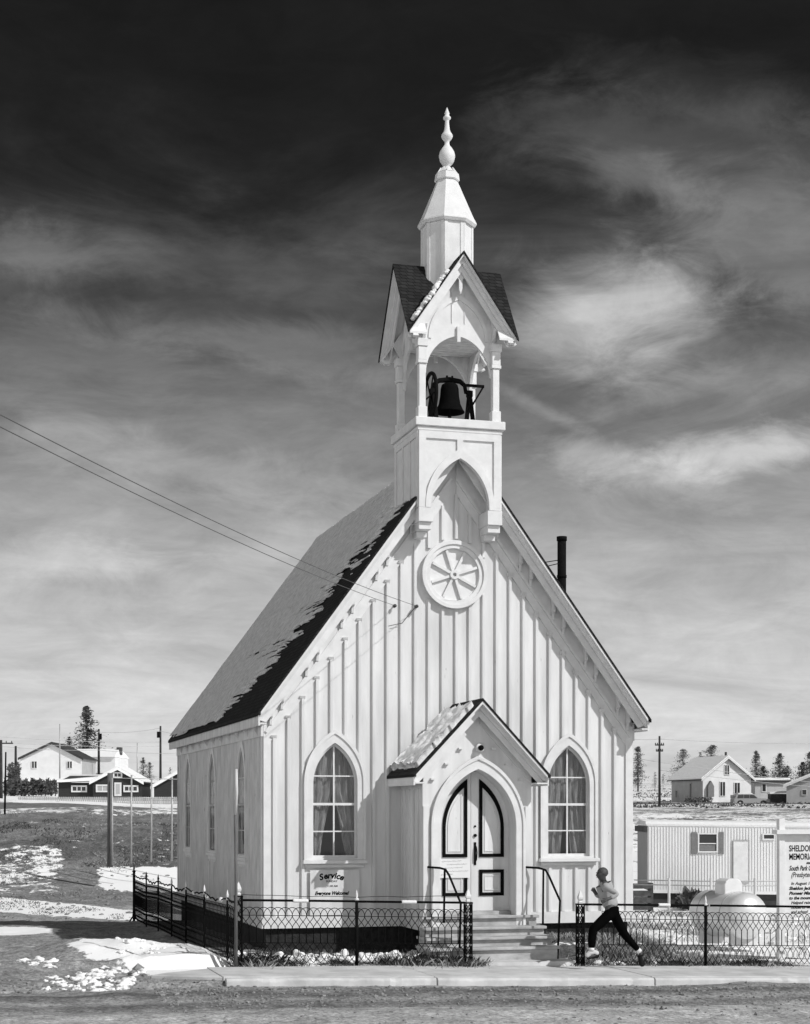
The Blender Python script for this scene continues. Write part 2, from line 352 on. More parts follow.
def blob(L, D, l0, d0, rl, rd):
    return sst(np.hypot((L-l0)/rl, (D-d0)/rd), 1.25, .6)
def snowmask(X, Y):
    D = s_*X+c_*Y; L = c_*X-s_*Y; u = L/np.maximum(D, 5)
    m = np.zeros_like(X)+.10
    left = sst(u, -.085, -.11)
    # left side, front to back
    m = np.maximum(m, .98*blob(L, D, -4.4, 28.4, 1.35, 1.5)*(Y > 24.2))
    m = np.maximum(m, 1.15*blob(L, D, -3.5, 27.0, 1.2, 1.9)*(Y > 24.6))
    m = np.maximum(m, 1.05*blob(L, D, -8.2, 33.6, 1.3, 1.2))
    m = np.maximum(m, .85*blob(L, D, -6.1, 29.5, 1.0, .5))
    m = np.maximum(m, left*.98*sst(np.abs(D-54.6+(L+10)*.55), 2.6, 1.0))
    m = np.maximum(m, left*.56*sst(D, 58, 60)*sst(D, 71, 66)*sst(u, -.195, -.215))
    m = np.maximum(m, left*.97*sst(D, 59.5, 61.5)*sst(D, 66.2, 64.5)*sst(u, -.195, -.178))
    m = np.maximum(m, left*.30*sst(D, 64, 66)*sst(D, 76, 74))
    m = np.maximum(m, left*.54*sst(D, 75, 78)*sst(D, 120, 84))
    m = np.maximum(m, left*.72*sst(D, 100, 120))
    # yard in front of the church
    yard = (Y > 26.1) & (Y < 28.7) & (X > 4.5)
    m = np.where(yard & (X < 8.3), .50+.2*(Y < 27.4), m)
    m = np.where(yard & (X > 9.9) & (X < 12.6), .36+.12*(Y < 27.), m)
    # right yard and beyond
    r = sst(X, 12.3, 13.2)*(Y > 26.1)
    m = np.maximum(m, r*np.interp(D, [25, 29, 31, 56, 60, 100, 130, 400], [.62, 1.0, 1.35, 1.3, .85, .60, .60, .55]))
    rr = (u > -.05) & (D > 62)
    m = np.where(rr, np.interp(D, [60, 100, 150, 190, 203, 212, 235, 300, 600], [.8, .62, .50, .60, .25, .40, .72, .62, .60]), m)
    m = np.where((u < -.12) & (D > 125) & (D < 175), .8, m)
    return m
def tone(X, Y):
    D = s_*X+c_*Y; L = c_*X-s_*Y; u = L/np.maximum(D, 5)
    t = np.zeros_like(X)+.34
    t = np.where((u < -.05) & (D > 57), .24, t)
    t = np.where((D > 64) & (D < 78) & (u < -.05), 0.235-.09*sst(fbm(X*.35, Y*.35, 3, 5), .42, .6)-.05*sst(D, 74, 76), t)
    t = np.where((D > 70) & (u < 0), .20, t)
    t = np.where((D > 70) & (u > 0), .17, t)
    t = np.where((Y > 26.1) & (Y < 28.7) & (X > 4.4) & (X < 12.6), .12, t)
    return t
def grid(name, xs, ys, hf, mname, attrs=None):
    X, Y = np.meshgrid(xs, ys); Z = hf(X, Y); nx, ny = len(xs), len(ys)
    P = np.stack([X, Y, Z], -1).reshape(-1, 3)
    i = np.arange(nx-1); j = np.arange(ny-1); I, J = np.meshgrid(i, j); a = (J*nx+I).ravel()
    Fq = np.stack([a, a+1, a+1+nx, a+nx], -1)
    me = bpy.data.meshes.new(name); me.vertices.add(len(P)); me.vertices.foreach_set('co', P.astype(np.float32).ravel())
    me.loops.add(Fq.size); me.loops.foreach_set('vertex_index', Fq.astype(np.int32).ravel()); me.polygons.add(len(Fq))
    me.polygons.foreach_set('loop_start', np.arange(0, Fq.size, 4, dtype=np.int32)); me.update(calc_edges=True); me.validate()
    for k, fn in (attrs or {}).items():
        at_ = me.attributes.new(k, 'FLOAT', 'POINT'); at_.data.foreach_set('value', fn(X, Y).astype(np.float32).ravel())
    o = add_obj(name, me, mname, None, True); o['kind'] = 'structure'; return o
def ground_mat(name, road=False):
    m = bpy.data.materials.new(name); m.use_nodes = True; t = m.node_tree; n = t.nodes; b = n['Principled BSDF']; k = t.links
    g = n.new('ShaderNodeTexCoord')
    def nz(scale, det=6, st=(1, 1, 1), rough=.65):
        mp = n.new('ShaderNodeMapping'); mp.inputs['Scale'].default_value = st; k.new(g.outputs['Object'], mp.inputs[0])
        q = n.new('ShaderNodeTexNoise'); q.inputs['Scale'].default_value = scale; q.inputs['Detail'].default_value = det; q.inputs['Roughness'].default_value = rough
        k.new(mp.outputs[0], q.inputs['Vector']); return q.outputs['Fac']
    def ma(op, a, b_, c=None):
        q = n.new('ShaderNodeMath'); q.operation = op
        for i, v in enumerate((a, b_, c)):
            if v is None: continue
            if isinstance(v, (int, float)): q.inputs[i].default_value = v
            else: k.new(v, q.inputs[i])
        return q.outputs[0]
    def mrg(v, a, b_, c, d, kind='LINEAR'):
        q = n.new('ShaderNodeMapRange'); q.interpolation_type = kind; k.new(v, q.inputs[0])
        for i, x in enumerate((a, b_, c, d)): q.inputs[i+1].default_value = x
        return q.outputs[0]
    at_ = n.new('ShaderNodeAttribute'); at_.attribute_name = 'tone'; an = n.new('ShaderNodeAttribute'); an.attribute_name = 'snow'
    pebble = nz(16, 8, (1, 1, 1), .75); med = nz(1.7, 8); big = nz(.35, 6)
    col = ma('MULTIPLY', at_.outputs['Fac'], mrg(pebble, .34, .66, .38, 1.55))
    col = ma('MULTIPLY', col, mrg(med, .3, .7, .66, 1.32)); col = ma('MULTIPLY', col, mrg(nz(5.5, 9, (1, 1, 1), .7), .34, .66, .72, 1.25)); col = ma('MULTIPLY', col, mrg(big, .3, .7, .85, 1.15))
    if not road:
        sn = ma('ADD', an.outputs['Fac'], ma('MULTIPLY', ma('SUBTRACT', nz(2.3, 10, (1, 1, 1), .68), .5), 1.5))
        sn = ma('ADD', sn, ma('MULTIPLY', ma('SUBTRACT', nz(.28, 5), .5), 1.1))
        f = mrg(sn, .50, .60, 0, 1, 'SMOOTHSTEP')
        mx = n.new('ShaderNodeMix'); k.new(f, mx.inputs[0]); k.new(col, mx.inputs[2]); mx.inputs[3].default_value = .92; col = mx.outputs[0]
    cc = n.new('ShaderNodeCombineColor')
    for i in range(3): k.new(col, cc.inputs[i])
    k.new(cc.outputs[0], b.inputs['Base Color']); b.inputs['Roughness'].default_value = .95; b.inputs['Specular IOR Level'].default_value = .1
    hh = ma('ADD', pebble, ma('MULTIPLY', med, .8))
    if not road: hh = ma('ADD', ma('MULTIPLY', hh, mrg(f, 0, 1, 1, .28)), ma('MULTIPLY', f, .8))
    bp = n.new('ShaderNodeBump'); bp.inputs['Strength'].default_value = .75; bp.inputs['Distance'].default_value = .06
    k.new(hh, bp.inputs['Height']); k.new(bp.outputs[0], b.inputs['Normal']); return m
M['groundm'] = ground_mat('dirt_and_snow'); M['roadm'] = ground_mat('gravel_road', True)
def geo(a, b, n): return np.sign(a)*np.geomspace(abs(a), abs(b), n)
xs = np.concatenate([geo(-900, -44, 26), np.arange(-40, -6, .5), np.arange(-6, 18, .12), np.arange(18, 70, .45), geo(74, 1200, 30)])
ys = np.concatenate([np.linspace(-60, 14, 16), np.arange(16, 23, .5), np.arange(23, 40, .11), np.arange(40, 90, .3), np.arange(90, 320, 1.6), geo(330, 1600, 26)])
grid('ground', xs, ys, height, 'groundm', {'snow': snowmask, 'tone': tone})
def road_h(X, Y):
    z = S(X)-.125-.03*sst(Y, 22, 18)
    edge = .06*sst(X, 11.6, 12.4)*sst(Y, 22.9, 23.9)*(.6+.6*fbm(X*2, Y*3, 3, 71))
    rut = -.035*np.exp(-((Y-21.6-.25*vn(X*.2, X*0+1, 5))/.25)**2)-.02*np.exp(-((Y-20.1)/.3)**2)
    berm = .05*np.exp(-((Y-23.1-.35*(vn(X*.35, X*0, 2)-.5))/.35)**2)*(.5+vn(X*1.7, Y*2, 8))
    return z+rut+berm+edge+(fbm(X*3, Y*3, 4, 31)-.5)*.045*sst(Y, 21.3, 23)+(fbm(X*1.1, Y*1.6, 3, 44)-.5)*.03
def road_tone(X, Y):
    e = Y+.5*(vn(X*.4, X*0, 6)-.5)
    t = np.interp(e, [14, 19, 20.6, 21.4, 21.9, 22.4, 22.9, 23.3, 23.8, 24.1], [.50, .51, .50, .42, .20, .40, .15, .30, .27, .38])
    return t*(.82+.36*fbm(X*.5, Y*2.2, 4, 14))
grid('road', np.concatenate([np.linspace(-60, -8, 14), np.arange(-6, 18, .10), np.arange(18, 70, 1.5)]),
     np.concatenate([np.linspace(2, 16, 8), np.arange(16.5, 24.13, .09)]), road_h, 'roadm', {'tone': road_tone})
# concrete pavement with a low kerb face, in slabs
sw = MB(); x = 3.05; k = 0
while x < 30:
    w = 1.0 if x < 4 else 2.9+(k % 3)*.35; g = .012
    y1 = 26.12; y0 = 24.2
    z0, z1 = float(S(x))+.004*(k % 2), float(S(x+w))+.004*(k % 2)
    if k == 0: P = [(x, 24.9), (x+w-g, 24.33), (x+w-g, 25.7), (x+.25, 25.2)]
    else: P = [(x, y0 if k > 1 else 24.33), (x+w-g, y0), (x+w-g, y1), (x, y1 if k > 1 else 25.9)]
    zz = [z0, z1, z1, z0]
    sw.hexa([(p[0], p[1], -.65) for p in P]+[(p[0], p[1], q) for p, q in zip(P, zz)])
    if k > 0:
        nn_ = max(4, int(w/.09)); xsn = np.linspace(x+.003, x+w-g-.003, nn_); k0 = len(sw.v)
        wr1 = (fbm(xsn*3, xsn*0, 4, 90)-.5); wr2 = np.clip(fbm(xsn*6, xsn*0+5, 3, 91)-.55, 0, 1)
        for xx_, q1, q2 in zip(xsn, wr1, wr2):
            zz_ = float(S(xx_)); sw.v += [(xx_, y0-.008, -.65), (xx_, y0-.15+q1*.05, -.65), (xx_, y0-.145+q1*.05+q2*.05, zz_-.035-q2*.12), (xx_, y0-.12+q1*.04+q2*.10, zz_-.008-q2*.05), (xx_, y0-.008, zz_-.002)]
        for a_ in range(nn_-1):
            for b_ in range(5): sw.f.append((k0+a_*5+b_, k0+a_*5+(b_+1) % 5, k0+(a_+1)*5+(b_+1) % 5, k0+(a_+1)*5+b_))
        sw.f += [tuple(k0+q for q in range(5)), tuple(k0+(nn_-1)*5+q for q in range(5))]
    x += w; k += 1
o = bevel(sw.build('pavement', 'concrete'), .012, 2); o['kind'] = 'structure'

# ================================================================ THE CHURCH
C = 8.97; XL, XR = 5.47, 12.47; YF, YB = 28.6, 39.3; ZR = 9.18; SL = 1.36; RX = 3.69; YR0, YR1 = 28.12, 39.75
def zr(x): return ZR-SL*abs(x-C)
ch = thing('chapel', (C, YF, 0), 'white board-and-batten chapel with steep snowy roof, open belfry and spire', 'church')
def arch(a0, hw, z0, zs, za, n=14):                  # closed outline of a pointed opening
    rise = za-zs; Rr = (rise*rise+hw*hw)/(2*hw)
    pts = [(a0-hw, z0), (a0+hw, z0)]
    e = math.asin(min(1, rise/Rr))
    right = [(a0+hw-Rr+Rr*math.cos(e*i/n), zs+Rr*math.sin(e*i/n)) for i in range(n+1)]
    leftp = [(2*a0-p[0], p[1]) for p in right[:-1]][::-1]
    return pts+right+leftp
front = lambda a, d, z: (a, YF-d, z)                 # d = distance out of the wall
lside = lambda a, d, z: (XL-d, a, z)
rside = lambda a, d, z: (XR+d, a, z)
WZ0, WZS, WZA, WH = 1.63, 2.95, 3.68, .41
wins_f = [C-2.22, C+2.22]; wins_s = [30.75, 34.2, 37.65]
ZB = .42
fm = MB(); ztop = ZR-.10
fm.plate([(XL, ZB), (XR, ZB), (XR, zr(XR)-.1), (C, ztop), (XL, zr(XL)-.1)], [arch(a, WH, WZ0, WZS, WZA) for a in wins_f]+[arch(C, .6, .7, 2.2, 2.9)], -.14, 0, front)
FD = .90                                             # battens end this far below the roof surface
def batten(mb, a, z0, z1, fn, w=.075, d=.05, cap=True):
    mb.hexa([fn(a-w/2, .001, z0), fn(a+w/2, .001, z0), fn(a+w*.32, d, z0), fn(a-w*.32, d, z0), fn(a-w/2, .001, z1), fn(a+w/2, .001, z1), fn(a+w*.32, d, z1), fn(a-w*.32, d, z1)])
x = XL+.19; i = 0
while x < XR-.1:
    zt = zr(x)-FD; segs = [(ZB+.19, zt)]
    def cut(a, b):
        global segs
        out = []
        for (p, q) in segs:
            if b <= p or a >= q: out.append((p, q)); continue
            if a > p: out.append((p, a))
            if b < q: out.append((b, q))
        segs = out
    for a in wins_f:
        if abs(x-a) < .57:
            cut(1.42 if a > C else ZB, WZS+max(0, 1.0*(1-(abs(x-a)/.57)**1.8))*.92)
    if abs(x-C) < .66: rr = math.sqrt(.66**2-(x-C)**2); cut(6.75-rr, 6.75+rr)
    if abs(x-C) < 1.05: cut(0, 3.0+1.35*(1-abs(x-C)/1.25))
    for (p, q) in segs:
        if q-p > .1: batten(fm, x, p, q, front)
    if zt > 1 and abs(x-C) > .8:                        # little notched foot of the frieze over each batten
        fm.hexa([front(x-.06, .003, zt-.05), front(x+.036, .003, zt-.05), front(x+.036, .055, zt-.02), front(x-.06, .055, zt-.02),
                 front(x-.06, .003, zt+.02), front(x+.036, .003, zt+.02), front(x+.036, .075, zt+.02), front(x-.06, .075, zt+.02)])
    x += .2585; i += 1
fw = fm.build('front_wall', 'paint', ch)
# corner boards, water table and the raking frieze
t = MB()
for xx in (XL, XR): 
    sg = 1 if xx < C else -1
    MB().box((min(xx, xx+sg*.13)-.0, YF-.035, ZB+.19), (max(xx, xx+sg*.13), YF-.001, 4.05)).build('corner_board', 'trim', ch)
MB().box((XL-.03, YF-.045, ZB-.02), (C-1.0, YF-.001, ZB+.19)).build('water_table', 'trim', ch); MB().box((C+1.0, YF-.045, ZB-.02), (XR+.03, YF-.001, ZB+.19)).build('water_table', 'trim', ch)
fr = MB()
for sg in (-1, 1):
    a0, a1 = C+sg*.05, C+sg*3.46
    fr.hexa([(a0, YF-.03, zr(a0)-FD), (a1, YF-.03, zr(a1)-FD), (a1, YF-.001, zr(a1)-FD), (a0, YF-.001, zr(a0)-FD),
             (a0, YF-.03, zr(a0)-.16), (a1, YF-.03, zr(a1)-.16), (a1, YF-.001, zr(a1)-.16), (a0, YF-.001, zr(a0)-.16)])
    # thin moulding on the frieze
    fr.bar((a0, YF-.045, zr(a0)-.62), (a1, YF-.045, zr(a1)-.62), .05, .035, up=(0, 1, 0))
fr.build('gable_frieze', 'trim', ch)
# side, back walls
for (nm, fn, tall) in (('side_wall', lside, 1), ('side_wall', rside, 1)):
    m_ = MB(); m_.plate([(YF+.14, ZB), (YB, ZB), (YB, 4.15), (YF+.14, 4.15)], [arch(a, WH, WZ0, WZS, WZA) for a in wins_s], -.14, 0, fn)
    y = YF+.24
    while y < YB-.05:
        z0, z1 = ZB+.19, 3.78; seg = [(z0, z1)]
        for a in wins_s:
            if abs(y-a) < .50: seg = [(z0, 1.42)]+([(WZS+.95*(1-(abs(y-a)/.5)**1.8), z1)] if abs(y-a) > .2 else [])
        for p, q in seg:
            if q-p > .05: batten(m_, y, p, q, fn, .05, .03)
        y += .17
    m_.plate([(YF-.03, 3.78), (YB+.02, 3.78), (YB+.02, 4.12), (YF-.03, 4.12)], [], .001, .045, fn)
    m_.plate([(YF-.03, ZB-.02), (YB+.02, ZB-.02), (YB+.02, ZB+.19), (YF-.03, ZB+.19)], [], .001, .045, fn)
    m_.plate([(YF, ZB+.19), (YF+.13, ZB+.19), (YF+.13, 3.78), (YF, 3.78)], [], .001, .03, fn)
    m_.plate([(YB-.11, ZB+.19), (YB, ZB+.19), (YB, 3.78), (YB-.11, 3.78)], [], .001, .03, fn)
    m_.build(nm, 'oldpaint', ch)
MB().plate([(XL, ZB), (XR, ZB), (XR, zr(XR)-.1), (C, ztop), (XL, zr(XL)-.1)], [], 0, .14, lambda a, d, z: (a, YB-.14+d, z)).build('back_wall', 'paint', ch)
fo = MB()
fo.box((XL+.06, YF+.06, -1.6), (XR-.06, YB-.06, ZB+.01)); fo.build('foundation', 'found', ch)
fl = MB(); fl.box((XL+.2, YF+.2, .43), (XR-.2, YB-.2, .5)); fl.build('floor_boards', 'int', ch)
# eaves: fascia and soffit
for sg in (-1, 1):
    ev = MB(); xo = C+sg*(RX-.02); xi = C+sg*3.52
    ev.box((min(xo, xo-sg*.035), YR0+.05, zr(xo)-.24), (max(xo, xo-sg*.035), YR1-.02, zr(xo)-.065))
    ev.box((min(xo-sg*.036, xi), YR0+.05, zr(xo)-.22), (max(xo-sg*.036, xi), YR1-.02, zr(xo)-.19))
    for y in np.arange(YF+.3, YB, .95):
        ev.hexa([(xi, y, 3.82), (xi, y+.06, 3.82), (xi+sg*.03, y+.06, 3.82), (xi+sg*.03, y, 3.82), (xi, y, 3.98), (xi, y+.06, 3.98), (xi+sg*.13, y+.06, 3.98), (xi+sg*.13, y, 3.98)])
    ev.build('eave', 'oldpaint', ch)
# roof slabs
rf = MB(); 
for sg in (-1, 1):
    xo = C+sg*RX
    rf.hexa([(C, YR0, ZR-.055), (xo, YR0, zr(xo)-.055), (xo, YR1, zr(xo)-.055), (C, YR1, ZR-.055), (C, YR0, ZR), (xo, YR0, zr(xo)), (xo, YR1, zr(xo)), (C, YR1, ZR)])
roof = rf.build('roof', 'shingle', ch)
sf = MB()
for sg in (-1, 1):
    xo = C+sg*(RX-.06); o1 = .06; o2 = .115
    sf.hexa([(C, YR0+.012, ZR-o2), (xo, YR0+.012, zr(xo)-o2), (xo, YF-.002, zr(xo)-o2), (C, YF-.002, ZR-o2), (C, YR0+.012, ZR-o1), (xo, YR0+.012, zr(xo)-o1), (xo, YF-.002, zr(xo)-o1), (C, YF-.002, ZR-o1)])
sf.build('soffit', 'trim', ch)
for sg in (-1, 1):
    bb = MB(); xo = C+sg*(RX-.015); x1 = C+sg*.02
    def rk(a, dz, y): return (a, y, zr(a)-dz)
    SB = .17
    xc = xo-sg*.17; bb.hexa([rk(x1, .40, YR0+SB), rk(xc, .40, YR0+SB), rk(xc, .40, YR0+SB+.04), rk(x1, .40, YR0+SB+.04), rk(x1, .118, YR0+SB), rk(xo, .118, YR0+SB), rk(xo, .118, YR0+SB+.04), rk(x1, .118, YR0+SB+.04)])
    bb.hexa([rk(x1, .22, YR0+SB-.05), rk(xo, .22, YR0+SB-.05), rk(xo, .22, YR0+SB-.001), rk(x1, .22, YR0+SB-.001), rk(x1, .118, YR0+SB-.09), rk(xo, .118, YR0+SB-.09), rk(xo, .118, YR0+SB-.001), rk(x1, .118, YR0+SB-.001)])
    bb.build('bargeboard', 'trim', ch)
    for kx in (.62, 1.26, 1.90, 2.54, 3.18):
        br = MB()
        for off in (0, .2):
            a = C+sg*(kx+off); zt = zr(a)-.13
            w = .022
            pts = [(0, zt), (.255, zt), (.255, zt-.17), (.20, zt-.17), (.15, zt-.22), (.13, zt-.33), (.07, zt-.36), (.05, zt-.47), (0, zt-.50)]
            br.plate([(p[0], p[1]-(0 if sg < 0 else 0)) for p in pts], [], a-w, a+w, lambda q, d, z: (d, YF-.031-q, z))
        br.build('bracket', 'trim', ch)
# snow on the roof, as a ragged blanket
def roof_snow(sg, edge_fn, name='snow', seed=1, ny=300, ns=300, thick=.022):
    S0 = np.linspace(0.0, RX-.01, ns); Yv = np.linspace(YR0+.15, YR1-.01, ny)
    A, Yg = np.meshgrid(S0, Yv)
    e = edge_fn(A)                                              # snow begins at this Y
    rag = (fbm(Yg*.6, A*8, 4, seed)-.5)*2.4+(fbm(Yg*.9, A*30, 3, seed+5)-.5)*3.0
    keep = (Yg-e+rag) > 0
    keep &= ~((A > RX-.07) & (fbm(Yg*1.2, A*4, 3, seed+8) < .6))
    tear = fbm(Yg*.5, A*26, 3, seed+3); keep &= ~((tear > .66+.03*(Yg-e)) & (Yg-e < 5))
    th = thick*(.5+fbm(Yg*2, A*4, 4, seed+2))*np.clip((Yg-e+rag)*1.5, .25, 1)
    X = C+sg*A; Z = ZR-SL*A+.006+th*1.2
    v = np.stack([X+sg*th*.8, Yg, Z], -1).reshape(-1, 3); f = []
    K = keep[:-1, :-1]; jj, ii = np.nonzero(K)
    for j, i in zip(jj, ii):
        a = j*ns+i; f.append((a, a+1, a+1+ns, a+ns))
    mb = MB(); mb.v = [tuple(p) for p in v]; mb.f = f
    o = mb.build(name, 'roofsnow', roof, False, False)
    bm = bmesh.new(); bm.from_mesh(o.data); bmesh.ops.delete(bm, geom=[q for q in bm.verts if not q.link_faces], context='VERTS'); bm.to_mesh(o.data); bm.free()
    md = o.modifiers.new('thick', 'SOLIDIFY'); md.thickness = -.012 if sg > 0 else .012; md.offset = -1
    return o
def edgeL(A): return np.interp(A, [0, .4, .9, 1.5, 2.1, 2.7, 3.2, 3.5, 3.69], [29.6, 29.5, 29.3, 29.6, 30.0, 30.6, 31.5, 32.4, 34.0])
roof_snow(-1, edgeL, seed=4)
roof_snow(1, lambda A: 29.2+.3*A, seed=9, ny=150, ns=90)
rc = MB(); n = 70
for i in range(n):
    y0 = 30.2+i*(YR1-.1-30.2)/n; y1 = y0+(YR1-30.2)/n
    q = .012+.02*random.random(); 
    rc.hexa([(C-.13, y0, ZR-.15), (C+.13, y0, ZR-.15), (C+.13, y1, ZR-.15), (C-.13, y1, ZR-.15), (C-.045, y0, ZR+q), (C+.045, y0, ZR+q), (C+.045, y1, ZR+q), (C-.045, y1, ZR+q)])
rc.build('snow_ridge', 'roofsnow', roof)
# stove pipe through the right slope
pp = MB(); px_, py_ = 11.5, 29.7; pp.tube([(px_, py_, 5.5), (px_, py_, 7.66)], .085, 14); pp.tube([(px_, py_, 7.66), (px_, py_, 7.74)], [.1, .1], 14)
pp.tube([(px_, py_, 6.95), (px_, py_, 7.0)], .095, 14)
pipe = pp.build('stove_pipe', 'iron', ch, True)
gy = MB(); gy.tube([(px_, py_, 7.3), (px_-1.0, py_+.1, zr(px_-1.0)+.02)], .009, 5); gy.tube([(px_, py_, 7.24), (px_-.9, py_-.3, zr(px_-.9)+.02)], .009, 5); gy.build('stay', 'iron', pipe)

# windows
def window(a, fn0, drape, seed, shallow=0.):
    fn = (lambda q, d, z: fn0(q, (d*.35 if d > 0 else d+min(shallow, -d)*(1 if d > -.1 else .6)), z)) if shallow else fn0
    cs = MB(); cs.plate(arch(a, WH+.135, WZ0-.03, WZS+.02, WZA+.205, 18), [arch(a, WH, WZ0-.0, WZS, WZA, 18)], .002, .075, fn)
    cs.plate(arch(a, WH+.155, WZ0-.03, WZS+.02, WZA+.235, 18), [arch(a, WH+.10, WZ0-.029, WZS+.02, WZA+.16, 18)], .076, .10, fn)
    wn = bevel(cs.build('window', 'trim', ch), .008, 1)
    s2 = MB(); s2.plate(arch(a, WH+.002, WZ0-.002, WZS, WZA+.002, 18), [arch(a, WH-.035, WZ0+.05, WZS, WZA-.05, 18)], -.06, -.02, fn)
    iw = WH-.034
    s2.plate([(a-.014, WZ0+.05), (a+.014, WZ0+.05), (a+.014, WZA-.06), (a-.014, WZA-.06)], [], -.055, -.025, fn)
    for zc, h in ((2.105, .011), (2.59, .022), (3.09, .011)):
        hwz = iw if zc < WZS else iw-.015
        s2.plate([(a-hwz, zc-h), (a+hwz, zc-h), (a+hwz, zc+h), (a-hwz, zc+h)], [], -.053, -.027, fn)
    s2.build('sash', 'trim', wn)
    pn = MB(); pn.plate(arch(a, WH-.02, WZ0+.02, WZS, WZA-.03, 12), [], -.042, -.038, fn); pn.build('pane', 'glass', wn)
    sl = MB(); sl.plate([(a-WH-.18, WZ0-.10), (a+WH+.18, WZ0-.10), (a+WH+.18, WZ0-.032), (a-WH-.18, WZ0-.032)], [], .002, .14, fn)
    sl.plate([(a-WH-.13, WZ0-.17), (a+WH+.13, WZ0-.17), (a+WH+.13, WZ0-.102), (a-WH-.13, WZ0-.102)], [], .002, .06, fn)
    bevel(sl.build('sill', 'trim', wn), .008, 1)
    cu = MB(); nz_, na = 26, 22
    for side in (-1, 1):
        k = len(cu.v)
        for j in range(nz_+1):
            z = WZ0+(WZA-WZ0-.05)*j/nz_
            gap = drape*max(0, (2.75-z)/1.1)**.8 if z < 2.75 else 0.
            gap = min(gap, .30)
            for i in range(na+1):
                q = i/na; aa = side*(gap+(WH+.05-gap)*q)
                fold = .030*math.sin(q*(20+3*side)+seed*2.1+math.sin(z*2.3+seed+side)*2.2)+.016*math.sin(q*43+z*5+seed*3)+.012*math.sin(z*9+q*11+seed)
                cu.v.append(fn(a+aa, -.125+fold*(1 if True else 1), z))
        for j in range(nz_):
            for i in range(na): cu.f.append((k+j*(na+1)+i, k+j*(na+1)+i+1, k+(j+1)*(na+1)+i+1, k+(j+1)*(na+1)+i))
    cu.build('curtain', 'curtain', wn, True, False)
for q, a in enumerate(wins_f): window(a, front, .24 if q == 0 else .10, q)
for q, a in enumerate(wins_s): window(a, lside, .15, q+3, .05); window(a, rside, .15, q+7, .05)
# rose medallion
rz = MB(); RC = (C, 6.75)
def circ(r, n=48): return [(RC[0]+r*math.cos(2*math.pi*i/n), RC[1]+r*math.sin(2*math.pi*i/n)) for i in range(n)]
rz.plate(circ(.60), [circ(.47)], .002, .085, front); rz.plate(circ(.62), [circ(.545)], .086, .115, front)
rose = bevel(rz.build('rose_window', 'trim', ch), .006, 1)
sp = MB(); sp.plate(circ(.47), [], .003, .02, front); sp.plate(circ(.085, 20), [circ(.035, 16)], .021, .10, front)
for i in range(8):
    w = math.radians(22.5+45*i)-.07; q, r = math.cos(w), math.sin(w)
    sp.plate([(RC[0]+q*.08-r*.024, RC[1]+r*.08+q*.024), (RC[0]+q*.08+r*.024, RC[1]+r*.08-q*.024), (RC[0]+q*.455+r*.024, RC[1]+r*.455-q*.024), (RC[0]+q*.455-r*.024, RC[1]+r*.455+q*.024)], [], .022, .075, front)
sp.build('spoke', 'trim', rose)

# ---------------------------------------------------------------- porch
PX0, PX1, PY = 7.98, 9.96, 27.2; PA = 4.40; PS = 1.06; PHW = 1.235; PYF = 26.80
def zp(x): return PA-PS*abs(x-C)
pf = lambda a, d, z: (a, PY-d, z)
pm = MB(); DH = .69
pm.plate([(PX0, .40), (C-DH, .40), *[p for p in arch(C, DH, .40, 2.2, 3.19, 18)[2:]][::-1], (C+DH, .40), (PX1, .40), (PX1, zp(PX1)-.08), (C, PA-.08), (PX0, zp(PX0)-.08)], [], -.12, 0, pf)
pm.box((PX0, PY+.12, .40), (PX0+.12, YF-.002, zp(PX0)-.1)); pm.box((PX1-.12, PY+.12, .40), (PX1, YF-.002, zp(PX1)-.1))
for y in (27.45, 27.72, 27.99, 28.26, 28.5): 
    pm.box((PX0-.025, y-.02, .45), (PX0-.001, y+.02, 2.85)); pm.box((PX1+.001, y-.02, .45), (PX1+.025, y+.02, 2.85))
for a in (C-.93, C+.93): pm.plate([(a-.055, .42), (a+.055, .42), (a+.055, 2.55), (a-.055, 2.55)], [], .001, .03, pf)
porch = pm.build('porch', 'paint', ch)
ar = MB()
ar.plate([(C-DH-.145, .42), (C-DH, .42), *arch(C, DH, .42, 2.2, 3.19, 20)[2:][::-1], (C+DH, .42), (C+DH+.145, .42), *arch(C, DH+.145, .42, 2.2, 3.385, 20)[2:]], [], .002, .06, pf)
ar.plate([(C-DH-.17, .42), (C-DH-.12, .42), *arch(C, DH+.12, .42, 2.2, 3.35, 20)[2:][::-1], (C+DH+.12, .42), (C+DH+.17, .42), *arch(C, DH+.17, .42, 2.2, 3.42, 20)[2:]], [], .061, .085, pf)
bevel(ar.build('door_frame', 'trim', porch), .006, 1)
rev = MB()   # reveal lining: jambs back to the doors
for sg in (-1, 1): rev.box((min(C+sg*(DH+.001), C+sg*(DH+.05)), PY+.121, .5), (max(C+sg*(DH+.001), C+sg*(DH+.05)), PY+.50, 2.25))
pts = arch(C, DH+.001, .4, 2.2, 3.191, 20)[2:]; pts2 = arch(C, DH+.05, .4, 2.2, 3.25, 20)[2:]
for i in range(len(pts)-1):
    a, b, c2, d2 = pts[i], pts[i+1], pts2[i+1], pts2[i]
    rev.hexa([(a[0], PY+.121, a[1]), (b[0], PY+.121, b[1]), (b[0], PY+.5, b[1]), (a[0], PY+.5, a[1]), (d2[0], PY+.121, d2[1]), (c2[0], PY+.121, c2[1]), (c2[0], PY+.5, c2[1]), (d2[0], PY+.5, d2[1])])
rev.build('door_reveal', 'paint', porch)
